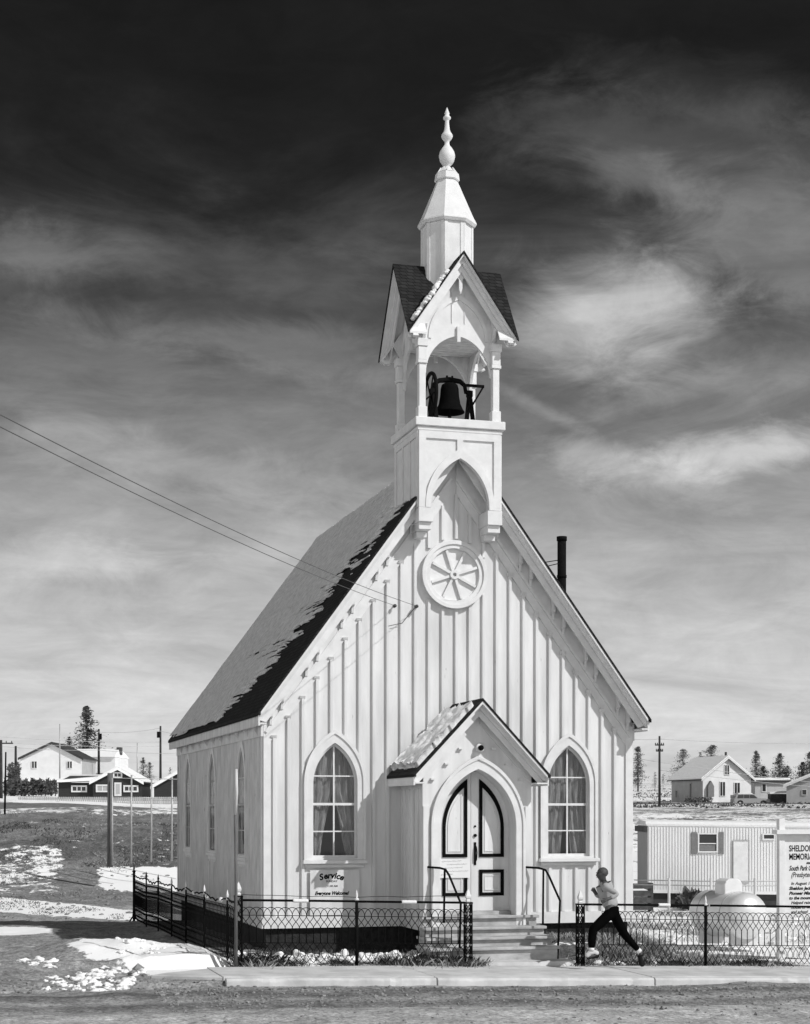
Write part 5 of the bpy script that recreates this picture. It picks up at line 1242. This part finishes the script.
# shed behind, small house at the edge, lean-to
D = 224; k = D/F
o, fn = local(D, 755, CZ+(HY-798)*k, 8); t = thing('long_shed', tuple(o), 'low grey shed with flat snow covered roof between the two right houses', 'shed')
MB().box((0, 0, -.6), (4.7, 5, 2.15), fn).build('wall', 'housegrey', t); r_ = MB().box((-.3, -.5, 2.16), (4.9, 5.3, 2.42), fn).build('roof', 'shade', t); MB().box((-.3, -.45, 2.425), (4.8, 5.2, 2.75), fn).build('snow', 'snow', r_)
frame_win(onf(fn), t, 1.0, 1.5, .9, 1.9, w=.08, bars=0)
D = 205; k = D/F
t, fn = gable_house('small_house', 'low pale house with snowy roof cut by the right picture edge', D, 786.5, CZ+(HY-804)*k, -14, 9, 7, 2.3, 4.6, 'housegrey', 'housegrey', .4, True, .62)
frame_win(onf(fn), t, 1.9, 2.4, 1.15, 1.75, w=.06, bars=0)
o, fn = local(208, 770.5, CZ+(HY-802.5)*k, 0); t = thing('lean_to', tuple(o), 'tiny dark lean-to with snow on its sloping roof beside the small house', 'shed')
MB().box((0, 0, -.4), (2.1, 1.6, 1.1), fn).build('wall', 'rust', t); MB().hexa([fn(-.1, -.2, 1.1), fn(2.3, -.2, 1.25), fn(2.3, 1.8, 1.25), fn(-.1, 1.8, 1.1), fn(-.1, -.2, 1.3), fn(2.3, -.2, 1.45), fn(2.3, 1.8, 1.5), fn(-.1, 1.8, 1.35)]).build('roof', 'snow', t)
# left: big white house, long building
D = 192; k = D/F
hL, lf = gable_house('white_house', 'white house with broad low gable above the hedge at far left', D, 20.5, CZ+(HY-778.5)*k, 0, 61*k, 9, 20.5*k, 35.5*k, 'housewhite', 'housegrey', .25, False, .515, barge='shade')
for a0, a1 in ((32, 36.8), (67.5, 72)): frame_win(onf(lf), hL, (a0-20.5)*k, (a1-20.5)*k, 10.5*k, 17*k, w=.05, bars=1)
D = 205; k = D/F
o, fn = local(D, 72, CZ+(HY-769)*k, -4); t = thing('long_building', tuple(o), 'long white building with snow roof and end chimney behind the white house', 'building')
MB().box((0, 0, -.5), (43.5*k, 7, 12*k), fn).build('wall', 'housewhite', t)
r_ = MB().hexa([fn(-.2, -.4, 12*k), fn(44*k, -.4, 12*k), fn(44*k, 7.4, 12*k), fn(-.2, 7.4, 12*k), fn(-.2, 3, 21*k), fn(42*k, 3, 21*k), fn(42*k, 4, 21*k), fn(-.2, 4, 21*k)]).build('roof', 'snow', t)
MB().box((40*k, 2.6, 15*k), (44.2*k, 3.6, 22.5*k), fn).build('chimney', 'rust', t)
# dark cabins
D = 158; k = D/F; zb = CZ+(HY-796)*k
cb, cf = gable_house('dark_cabin', 'dark log cabin with snowy roof, white framed windows and a pale door', D, 93, zb, 0, 48*k, 6, 14.5*k, 27.5*k, 'darkwall', 'darkwall', .3, True, .52, 'cabin', th=.10, barge='snow')
MB().box((-36*k, .6, -.5), (-.002, 6, 13.5*k), cf).build('wing', 'darkwall', cb)
wr_ = MB().hexa([cf(-36.6*k, .2, 13*k), cf(-.1, .2, 14.5*k), cf(-.1, 6.3, 21*k), cf(-36.6*k, 6.3, 21*k), cf(-36.6*k, .2, 13.6*k), cf(-.1, .2, 15.1*k), cf(-.1, 6.3, 21.6*k), cf(-36.6*k, 6.3, 21.6*k)]).build('wing_roof', 'shade', cb)
MB().hexa([cf(-36.6*k, .15, 13.7*k), cf(-.1, .15, 15.2*k), cf(-.1, 3.4, 19.8*k), cf(-36.6*k, 1.9, 16.0*k), cf(-36.6*k, .25, 15.8*k), cf(-.1, .25, 18.6*k), cf(-.1, 3.4, 20.6*k), cf(-36.6*k, 1.9, 16.8*k)]).build('snow', 'snow', wr_)
MB().box((-36.6*k, 6.1, 21.6*k), (-.2, 6.4, 23*k), cf).build('snow', 'snow', wr_)
wf_ = lambda a, d, z: cf(a, .6-d, z)
frame_win(wf_, cb, (71.5-93)*k, (84.5-93)*k, 5.3*k, 9.3*k, bars=2, w=.14); frame_win(onf(cf), cb, (97.5-93)*k, (107.5-93)*k, 5.3*k, 10*k, pane='housegrey', bars=1, w=.14); frame_win(onf(cf), cb, (125-93)*k, (137-93)*k, 5.3*k, 9.3*k, bars=2, w=.14); frame_win(onf(cf), cb, (114.5-93)*k, (121-93)*k, 19.3*k, 22.5*k, w=.14)
dd = MB().plate(rect((114.5-93)*k, (121.5-93)*k, 0, 13.5*k), [], .005, .08, onf(cf)).build('door', 'trim', cb); MB().plate(rect((116-93)*k, (120-93)*k, 2*k, 12*k), [], .081, .10, onf(cf)).build('door_panel', 'housegrey', dd)
cb2, cf2 = gable_house('dark_cabin', 'second dark cabin with bright roof edge half hidden behind the church', 158, 154, CZ+(HY-793)*k, 0, 56*k, 6, 7*k, 24.5*k, 'darkwall', 'darkwall', .3, True, .55, 'cabin', th=.10, barge='snow')
# pale board fence in front of the cabins
o, fn = local(138, 18, CZ+(HY-806)*138/F, 0); k = 138/F; t = thing('board_fence', tuple(o), 'long low pale board fence running in front of the dark cabins', 'fence')
m_ = MB(); a = 0
while a < 172*k: m_.plate([(a, -.25), (a+.12, -.25), (a+.12, .72+random.random()*.05), (a+.06, .78), (a, .72)], [], 0, .03, onf(fn)); a += .155
m_.build('slat_panel', 'fencepale', t)
for z in (.2, .55): MB().box((0, .001, z), (172*k, .05, z+.07), fn).build('rail', 'fencepale', t)
# ================================================================ TALL PIPE FENCE AT LEFT
o, fn = local(63, 109.5, 0); t = thing('tall_pipe_fence', tuple(o), 'tall open pipe frame fence with one thick post on the grassy bank', 'fence')
def dpt(px, py, D): return atD(px, D, CZ+(HY-py)/F*D)
for i, (px, y0, y1, r) in enumerate(((109.7, 773, 864, .095), (131.2, 775, 860, .032), (151.3, 776, 859, .032), (171.8, 777, 858, .032), (192, 777.5, 857, .032))):
    D = 61+i*.5; a, b = dpt(px, y1+3, D), dpt(px+.3, y0, D); MB().tube([a, b], r, 10).build('post', 'galv' if i else 'wood', t, True)
MB().tube([dpt(112.3, 865, 60.8), dpt(112.3, 778, 60.8)], .03, 8).build('post', 'galv', t, True)
for y0 in (778, 797): MB().tube([dpt(110, y0, 61), dpt(195, y0+1.5, 63)], .016, 6).build('rail', 'galv', t, True)
# ================================================================ POLES
def pole(px, y0, y1, D, r, label, arms=(), name='utility_pole', lean=0., mtl='polewood', cat='pole', grp=None):
    a, b = dpt(px, y1, D), dpt(px+lean, y0, D); t = thing(name, tuple(a), label, cat, grp)
    MB().tube([a-Vector((0, 0, .8)), b], [r*.95, r*.65], 8).build('shaft', mtl, t, True)
    e = Vector((c_, -s_, 0))
    for (dy, hl, kind) in arms:
        z = b.z-dy
        if kind == 'arm':
            MB().bar(Vector((b.x, b.y, z))-e*hl, Vector((b.x, b.y, z))+e*hl, .12).build('crossarm', mtl, t)
            for q in (-.9, -.45, .45, .9): p = Vector((b.x, b.y, z))+e*hl*q; MB().tube([p, p+Vector((0, 0, .22))], .05, 6).build('insulator', 'ceramic', t, True)
        elif kind == 'can': p = Vector((b.x, b.y, z))+e*hl; MB().tube([p-Vector((0, 0, .35)), p+Vector((0, 0, .35))], .17, 10).build('transformer', 'iron', t, True)
        elif kind == 'lamp': 
            MB().tube([Vector((b.x, b.y, z)), Vector((b.x, b.y, z+.1))+e*hl], .05, 6).build('lamp_arm', 'iron', t, True)
            p = Vector((b.x, b.y, z+.1))+e*hl; MB().tube([p, p+e*.4*(1 if hl > 0 else -1)], [.12, .16], 8).build('lamp_head', 'iron', t, True)
    return b
tops = []
tops.append(pole(659.5, 736, 817, 165, .16, 'dark utility pole with short crossarms standing behind the trailer', ((.9, .45, 'arm'), (1.5, .35, 'arm'))))
tops.append(pole(160.5, 726, 777, 190, .16, 'utility pole with transformer right of the bare thin pole', ((1.0, -.25, 'can'),)))
tops.append(pole(98.8, 729, 768, 198, .17, 'utility pole with lamp bracket in front of the tall pine', ((.3, -1.0, 'lamp'), (.9, .2, 'can'))))
tops.append(pole(137.3, 743, 778, 195, .08, 'bare thin grey pole between the cabins', mtl='galv'))
tops.append(pole(59.8, 724, 771, 175, .08, 'tall thin pole rising in front of the white gabled house', mtl='galv'))
tops.append(pole(.8, 740, 792, 150, .2, 'dark thick pole with side arm at the far left edge', ((.3, 1.1, 'arm'),)))
tops.append(pole(15.7, 746, 781, 180, .18, 'dark stub pole beside the white gabled house'))
tops.append(pole(4.6, 752, 809, 78, .055, 'thin black fence post standing alone at the left edge', name='fence_post', cat='post', mtl='iron', lean=1.2))
def far_wire(a, b, D1, D2, sag, label): 
    P, Q = dpt(*a, D1), dpt(*b, D2); wire('power_line', P, Q, sag, .025, label, 'thin lines between the far poles', 'galv')
lb = 'faint power line strung low across the pale sky at far left'
for (a, b), w_ in zip((((-20, 735), (160, 742)), ((-20, 741), (160, 746)), ((-20, 744), (98, 750)), ((98, 732), (160, 728)), ((98, 750), (200, 752)), ((160, 731), (260, 745))),
    ('topmost faint wire running from the left edge to the transformer pole', 'second faint wire running from the left edge to the transformer pole', 'lowest faint wire from the left edge to the lamp pole', 'faint wire joining the tops of the lamp pole and transformer pole', 'low faint wire running from the lamp pole past the thin poles', 'faint wire leaving the transformer pole towards the church')): far_wire(a, b, 180, 190, .25, w_)
lb = 'faint power line running from the dark utility pole over the right houses'
for (a, b), w_ in zip((((659.5, 739), (900, 742)), ((640, 759), (900, 790)), ((659.5, 770), (900, 792)), ((600, 733), (659.5, 739))),
    ('topmost faint wire right of the dark utility pole over the trees', 'middle faint wire slanting down across the white gabled house', 'lowest faint wire crossing the front of the white gabled house', 'faint wire from behind the church to the dark utility pole')): far_wire(a, b, 165, 175, .3, w_)
# ================================================================ TREES
def conifer(px, ytop, ybase, D, seed, label, mt='needle', width=.34, dens=1., bare=.0, lean=0., grp='evergreens behind the houses', scraggly=.4):
    rd = random.Random(seed); k = D/F; h = (ybase-ytop)*k; b = dpt(px, ybase, D)
    t = thing('pine_tree', tuple(b), label, 'tree', grp)
    m_ = MB(); m_.tube([b-Vector((0, 0, 1)), b+Vector((lean*.4, 0, h*.5)), b+Vector((lean, 0, h*.98))], [h*.022, h*.015, h*.004], 7)
    L_ = []; lv = MB(); n = int(17*dens)+7
    for i in range(n):
        f = bare+(1-bare)*(i+rd.random()*.8)/n; z = h*f; rad = h*width*(1-f)**.75*(1-scraggly*.5+scraggly*rd.random()*1.1)+h*.02
        for j in range(rd.randint(3, 6)):
            w = rd.uniform(0, 2*math.pi); rr_ = rad*rd.uniform(.45, 1.1); c3 = b+Vector((lean*f, 0, z)); e = c3+Vector((math.cos(w)*rr_, math.sin(w)*rr_, -rr_*.18+rr_*.25*(f > .7)))
            m_.tube([c3, e], [h*.005, h*.002], 4, cap=False)
            for q in range(int(20*dens)):
                tt = rd.uniform(.1, 1.1); p = c3.lerp(e, tt)+Vector((rd.gauss(0, 1), rd.gauss(0, 1), rd.gauss(0, .6)))*(rad*.16+h*.012)
                s = h*.040*rd.uniform(.6, 1.5); d1 = Vector((rd.gauss(0, 1), rd.gauss(0, 1), rd.gauss(0, .5))).normalized()*s; d2 = Vector((rd.gauss(0, 1), rd.gauss(0, 1), rd.gauss(0, .6))).normalized()*s*.6
                kk = len(lv.v); lv.v += [tuple(p-d1*.5), tuple(p+d1*.5+d2*.2), tuple(p+d2)]; lv.f.append((kk, kk+1, kk+2))
    m_.build('trunk', 'bark', t); lv.build('crown', mt, t, False, False); return t
conifer(87, 706, 770, 215, 1, 'tall open scraggly pine behind the long white building', 'twig', .32, 1.15, .10, .0, 'trees at left', 1.0)
conifer(69, 737, 772, 215, 2, 'smaller leaning bushy pine left of the tall pine', 'needle', .35, .8, .1, .0, 'trees at left', .6)
conifer(143, 757, 780, 220, 3, 'dark small spruce left of the transformer pole', 'needle', .34, .8, 0, 0, 'trees at left')
conifer(149.5, 762, 781, 222, 4, 'dark squat spruce right beside the small spruce', 'needle', .42, .8, 0, 0, 'trees at left')
conifer(125, 765, 778, 220, 5, 'low round dark bush-like tree behind the cabin roof', 'needle', .5, .6, 0, 0, 'trees at left')
conifer(170, 767, 780, 225, 6, 'tiny dark tree close to the church eave', 'needle', .35, .5, 0, 0, 'trees at left')
conifer(638, 746, 785, 250, 7, 'narrow snow dusted spruce right beside the church wall', 'needlesnow', .22, 1.0)
conifer(683, 749, 783, 255, 8, 'pale snow dusted tree left of the white house', 'needlesnow', .62, 1.0, .05)
conifer(708, 745, 778, 250, 9, 'broad leaning pine over the white house roof', 'needlesnow', .75, 1.1, .15, .8)
conifer(663, 774, 784, 260, 10, 'tiny spruce behind the utility pole', 'needle', .3, .5)
conifer(655, 772, 785, 260, 11, 'tiny spruce left of the utility pole', 'needle', .3, .5)
conifer(756, 751, 786, 240, 12, 'slender half bare pine right of the white gable', 'needlesnow', .34, 1.0, .1)
conifer(763.5, 766, 790, 238, 13, 'dense dark round evergreen above the shed roof', 'needle', .6, 1.4, 0)
conifer(780, 754, 792, 245, 14, 'tall ragged pine behind the shed', 'needlesnow', .42, 1.2, 0)
conifer(787, 766, 794, 242, 15, 'dark bushy pine behind the small house ridge', 'needle', .6, 1.3, 0)
conifer(803, 762, 792, 243, 16, 'dark pine at the right picture edge', 'needle', .6, 1.3, 0)
conifer(810, 752, 790, 252, 17, 'pale frosted pine cut by the right picture edge', 'needlesnow', .35, 1.0, 0)
conifer(700, 752, 778, 256, 18, 'thin pine half hidden left of the broad leaning pine', 'needlesnow', .3, .6)
def hedge(px0, px1, y0, y1, D, n, label, mt='weed', seed=0, name='hedge'):
    rd = random.Random(seed); k = D/F; lv = MB()
    for i in range(n):
        px = rd.uniform(px0, px1); py = y1-(y1-y0)*rd.random()*(.9+.1*math.sin(px*.9+seed)); p = dpt(px, py, D+rd.uniform(-1.5, 1.5)); s = .35*rd.uniform(.4, 1.2)
        d1 = Vector((rd.gauss(0, 1), rd.gauss(0, 1), rd.gauss(0, 1))).normalized()*s; d2 = Vector((rd.gauss(0, 1), rd.gauss(0, 1), rd.gauss(0, 1))).normalized()*s
        kk = len(lv.v); lv.v += [tuple(p-d1*.5), tuple(p+d1*.5), tuple(p+d2)]; lv.f.append((kk, kk+1, kk+2))
    return tag(lv.build(name, mt, None, False, False), label, 'hedge')
hedge(4, 57, 779, 794.5, 172, 2600, 'low scrubby dark hedge below the far left white house', 'weed', 3)
hedge(8, 20, 763, 781, 178, 500, 'dark leafy bush against the white house corner', 'weed', 4, 'bush')
hedge(686, 712, 797, 803, 212, 300, 'scrubby bushes along the front of the right white house', 'weed', 5)
hedge(681, 702, 893, 906, 56.5, 260, 'dark shrub under the middle of the trailer', 'weed', 6, 'shrub')
# ================================================================ STATION WAGON
D = 207; k = D/F; o, fn = local(D, 734, CZ+(HY-806)*k, 4)
cr_ = thing('station_wagon', tuple(o), 'pale old station wagon with snow on its roof parked by the white house', 'car')
Lc = 37*k; sc = Lc/4.6
def cf_(a, b, z): return fn(a*sc, b*sc, z*sc)
body = [(0, .38), (0, .85), (.12, .95), (.35, 1.42), (.55, 1.5), (2.35, 1.5), (2.65, 1.42), (3.15, 1.0), (4.35, .92), (4.6, .78), (4.6, .38), (4.15, .33), (4.1, .5), (3.95, .66), (3.7, .70), (3.45, .62), (3.35, .45), (3.33, .33), (1.2, .33), (1.15, .5), (1.0, .66), (.75, .70), (.5, .60), (.42, .45), (.4, .33)]
m_ = MB(); m_.plate(body, [], 0, 1.8, lambda a, d, z: cf_(a, d, z)); bevel(m_.build('body', 'carpaint', cr_), .04, 2)
MB().plate([(.42, .98), (.55, 1.38), (1.2, 1.4), (1.2, .98)], [], .01, .03, lambda a, d, z: cf_(a, -d, z)).build('window', 'darkglass', cr_)
MB().plate([(1.27, .98), (1.27, 1.4), (1.95, 1.4), (1.95, .98)], [], .01, .03, lambda a, d, z: cf_(a, -d, z)).build('window', 'darkglass', cr_)
MB().plate([(2.02, .98), (2.02, 1.4), (2.5, 1.38), (2.95, .98)], [], .01, .03, lambda a, d, z: cf_(a, -d, z)).build('window', 'darkglass', cr_)
MB().box((-.03, .2, .95), (-.005, 1.6, 1.38), cf_).build('rear_window', 'darkglass', cr_)
for a in (.78, 3.72):
    for b in (.12, 1.68):
        w_ = MB(); w_.lathe([(.33, -.1), (.33, .1)], (0, 0), 20); w_.v = [cf_(a+v[0], b+v[2], .33+v[1]) for v in w_.v]; wh = w_.build('wheel', 'rubber', cr_)
        w_ = MB(); w_.lathe([(.17, -.12), (.17, -.101)], (0, 0), 16); w_.v = [cf_(a+v[0], b+(v[2] if b < 1 else -v[2]), .33+v[1]) for v in w_.v]; w_.build('hubcap', 'chrome', wh)
for nm_, a0, a1 in (('bumper', -.08, -.005), ('bumper', 4.605, 4.68)): MB().box((a0, .05, .36), (a1, 1.75, .5), cf_).build(nm_, 'chrome', cr_)
for b in (.3, 1.45): MB().box((4.602, b, .6), (4.64, b+.18, .75), cf_).build('headlight', 'trim', cr_)
MB().plate([(.5, 1.505), (2.4, 1.505), (2.3, 1.62), (.6, 1.63)], [], .08, 1.72, lambda a, d, z: cf_(a, d, z)).build('snow', 'snow', cr_)
# ================================================================ GROUND COVER
def blades(name, sampler, n, hr, wr, mt, label, cat='grass', lean=.5, seed=3, curl=.4):
    r = np.random.default_rng(seed); P = sampler(r, n); X, Y = P[:, 0], P[:, 1]; Z = height(X, Y)-.01
    h = r.uniform(hr[0], hr[1], n)*(P[:, 2] if P.shape[1] > 2 else 1); w = r.uniform(wr[0], wr[1], n); a = r.uniform(0, 2*np.pi, n); ln = r.normal(0, lean, n)*h; a2 = r.uniform(0, 2*np.pi, n)
    dx, dy = np.cos(a)*w, np.sin(a)*w; lx, ly = np.cos(a2)*ln, np.sin(a2)*ln
    v = np.zeros((n, 4, 3)); v[:, 0] = np.stack([X-dx, Y-dy, Z], -1); v[:, 1] = np.stack([X+dx, Y+dy, Z], -1)
    v[:, 2] = np.stack([X+lx*.4+dx*.6, Y+ly*.4+dy*.6, Z+h*.6], -1); v[:, 3] = np.stack([X+lx, Y+ly, Z+h*(1-.15*curl)], -1)
    i = np.arange(n)*4; f = np.concatenate([np.stack([i, i+1, i+2], -1), np.stack([i, i+2, i+3], -1)])
    me = bpy.data.meshes.new(name); me.from_pydata(v.reshape(-1, 3).tolist(), [], f.tolist()); o = add_obj(name, me, mt); tag(o, label, cat, kind='stuff'); return o
def clumps(cs, yspread=.16):
    cs = np.array(cs)
    def f(r, n):
        i = r.integers(0, len(cs), n); c = cs[i]; return np.stack([c[:, 0]+r.normal(0, 1, n)*c[:, 2], c[:, 1]+r.normal(0, yspread, n), c[:, 3]], -1)
    return f
rg = random.Random(5)
cA = [(x+rg.uniform(-.1, .1), 26.24+rg.uniform(-.06, .12), .13, .12+.9*rg.random()**2) for x in np.arange(4.75, 8.5, .13)]
cA += [(4.95, 26.3, .18, 1.3), (5.1, 26.3, .15, 1.1), (7.5, 26.3, .15, 1.2), (7.9, 26.3, .18, 1.5), (8.35, 26.3, .15, 1.4), (8.55, 26.25, .12, 1.2), (7.2, 26.3, .15, 1.1)]
cB = [(x+rg.uniform(-.1, .1), 26.26+rg.uniform(-.08, .12), .12, .1+.9*rg.random()**2) for x in np.arange(10.3, 16.5, .12)]
blades('grass_tufts', clumps(cA), 16000, (.03, .17), (.0015, .004), 'grass', 'dark dry grass tufts along the foot of the front fence', seed=1)
blades('grass_tufts', clumps(cB), 18000, (.03, .15), (.0015, .004), 'grass', 'dark dry grass tufts along the foot of the right fence', seed=2)
blades('pale_grass', clumps(cA+cB, .3), 8000, (.04, .18), (.0015, .003), 'grasspale', 'pale dry stems standing among the dark tufts by the fences', seed=4)
def box_s(x0, x1, y0, y1, nf=1.2, thr=.5):
    def f(r, n):
        out = []; tot = 0
        while tot < n:
            X = r.uniform(x0, x1, n); Y = r.uniform(y0, y1, n); k_ = fbm(X*nf, Y*nf, 4, 17) > thr; out.append(np.stack([X[k_], Y[k_], np.ones(k_.sum())], -1)); tot += k_.sum()
        return np.concatenate(out)[:n]
    return f
blades('yard_weeds', box_s(5.2, 12.5, 26.6, 28.5, 2.2, .5), 8000, (.03, .13), (.0015, .004), 'weed', 'scrubby weeds in the narrow yard before the church wall', 'weeds', seed=5)
blades('yard_weeds', box_s(10.5, 13.5, 26.6, 29.5, 2.2, .47), 8000, (.03, .16), (.0015, .004), 'grasspale', 'pale weeds before the right front window', 'weeds', seed=6)
def ld_s(l0, l1, d0, d1, nf, thr, uu=None):
    def f(r, n):
        out = []; tot = 0
        while tot < n:
            D = r.uniform(d0, d1, n); L = r.uniform(l0, l1, n)*D; X, Y = D*s_+L*c_, D*c_-L*s_; k_ = fbm(X*nf, Y*nf, 4, 27) > thr
            out.append(np.stack([X[k_], Y[k_], np.ones(k_.sum())], -1)); tot += k_.sum()
        return np.concatenate(out)[:n]
    return f
blades('bank_scrub', ld_s(-.27, -.08, 65, 77, .4, .56), 4500, (.04, .13), (.01, .03), 'weed', 'dark scrub and dry grass on the bank left of the church', 'scrub', .8, seed=7)
blades('bank_grass', ld_s(-.27, -.17, 53, 68, .5, .54), 3500, (.03, .09), (.006, .018), 'weed', 'patchy dry grass on the open lot left of the church', 'grass', .8, seed=8)
blades('bank_grass', ld_s(-.27, -.08, 64, 78, .6, .56), 3500, (.04, .11), (.008, .02), 'grasspale', 'pale dry grass on the bank left of the church', 'grass', .8, seed=12)
blades('snow_field_grass', ld_s(.12, .28, 29, 52, .8, .55), 2600, (.04, .18), (.003, .010), 'grasspale', 'dry stems poking through the snow of the right yard', 'grass', .5, seed=9)
blades('trailer_weeds', ld_s(.135, .20, 40, 54, 1.0, .54), 1500, (.05, .2), (.008, .02), 'grasspale', 'tall frosted weeds left of the propane tank before the trailer', 'weeds', .5, seed=10)
blades('far_scrub', ld_s(.12, .28, 150, 330, .1, .55), 1500, (.08, .3), (.06, .22), 'weed', 'dark scrub on the snowy slope behind the trailer', 'scrub', .8, seed=11)
def lumps(name, pts, mt, label, cat, seed=1, flat=.6, sub=2, rough=.35):
    sm_ = mt == 'snow'
    r = random.Random(seed); mb = MB()
    base_ = bmesh.new(); bmesh.ops.create_icosphere(base_, subdivisions=sub, radius=1); BV = [v.co.copy() for v in base_.verts]; BF = [tuple(v.index for v in f.verts) for f in base_.faces]; base_.free()
    for (x, y, rad) in pts:
        z = gz(x, y) if y > 24.15 or x < 2.9 else float(road_h(np.array([x]), np.array([y]))[0]); ph = r.uniform(0, 99); rs = (r.uniform(.7, 1.4), r.uniform(.7, 1.3), flat*r.uniform(.7, 1.2)); an = r.uniform(0, 3.14)
        k_ = len(mb.v)
        for v in BV:
            q = 1+rough*(math.sin(v.x*3.1+ph)*math.sin(v.y*2.7+ph*1.3)+.6*math.sin(v.z*5.3+ph*.7+v.x*4)+r.uniform(-.12, .12)); a_, b_ = v.x*rs[0]*q*rad, v.y*rs[1]*q*rad
            mb.v.append((x+a_*math.cos(an)-b_*math.sin(an), y+a_*math.sin(an)+b_*math.cos(an), z+rad*flat*.25+v.z*rs[2]*q*rad))
        mb.f += [tuple(i+k_ for i in f) for f in BF]
    return tag(mb.build(name, mt, None, sm_, False), label, cat, kind='stuff')
def Gp(px, py, z=0.): D = (CZ-z)*F/(py-HY); p = atD(px, D); return p.x, p.y
rg = random.Random(8); ps = []
for (x0, x1, y0, y1, n, r0, r1) in ((22, 56, 963, 969, 22, .02, .08), (45, 80, 976, 983, 34, .015, .06), (75, 135, 972, 983, 70, .015, .085), (95, 150, 966, 973, 12, .02, .07), (20, 60, 966, 972, 8, .03, .07), (110, 165, 950, 962, 22, .02, .06)):
    for i in range(n): X, Y = Gp(rg.uniform(x0, x1), rg.uniform(y0, y1)); ps.append((X, Y, rg.uniform(r0, r1)))
lumps('snow_clods', ps, 'snow', 'broken clods of ploughed snow at the left end of the pavement', 'snow', 2, .6, 3)
ps = []
for (x0, x1, n, r0, r1) in ((4.8, 6.6, 60, .04, .13), (6.8, 8.4, 70, .04, .15), (10.0, 10.5, 12, .04, .10), (10.8, 12.6, 25, .03, .08)):
    for i in range(n): ps.append((rg.uniform(x0, x1), rg.uniform(26.4, 27.3), rg.uniform(r0, r1)))
lumps('snow_heap', ps, 'snow', 'uneven heaps of snow lying behind the fence before the church', 'snow', 3, .75, 3)
ps = []
for i in range(110): L_ = rg.uniform(.14, .26); D_ = rg.uniform(34, 52); p = LD(L_*D_, D_); ps.append((p.x, p.y, rg.uniform(.05, .16)))
lumps('snow_heap', ps, 'snow', 'lumpy drifted snow around the propane tank', 'snow', 4, .35)
ps = []
for i in range(2300):
    y = rg.choice((rg.gauss(23.05, .35), rg.gauss(22.0, .3), rg.uniform(19, 24.0))); ps.append((rg.uniform(1, 17), min(y, 24.03), rg.choice((.008, .012, .018, .018, .026))*rg.uniform(.7, 1.5)))
for i in range(420): X, Y = Gp(rg.uniform(-5, 240), rg.gauss(984, 5)); ps.append((X, min(Y, 24.9), rg.uniform(.01, .035)))
for px, py, r_ in ((662, 990, .045), (656, 990, .04), (667, 989.5, .035), (572, 982.5, .05), (138, 968, .10), (133, 972, .08), (144, 973, .06), (88, 903, .15), (440, 994, .03), (452, 995, .035), (60, 1003, .05), (78, 1003, .07)): X, Y = Gp(px, py); ps.append((X, Y, r_))
lumps('gravel', ps, 'rock', 'loose stones and clods along the gravel street edge', 'gravel', 5, .7, 1)
ps = []
for i in range(450): u_ = rg.uniform(-.26, -.10); D_ = rg.uniform(52, 74); p = LD(u_*D_, D_); ps.append((p.x, p.y, rg.uniform(.03, .09)))
lumps('stones', ps, 'rock', 'scattered stones on the bank left of the church', 'stones', 6, .6, 1)
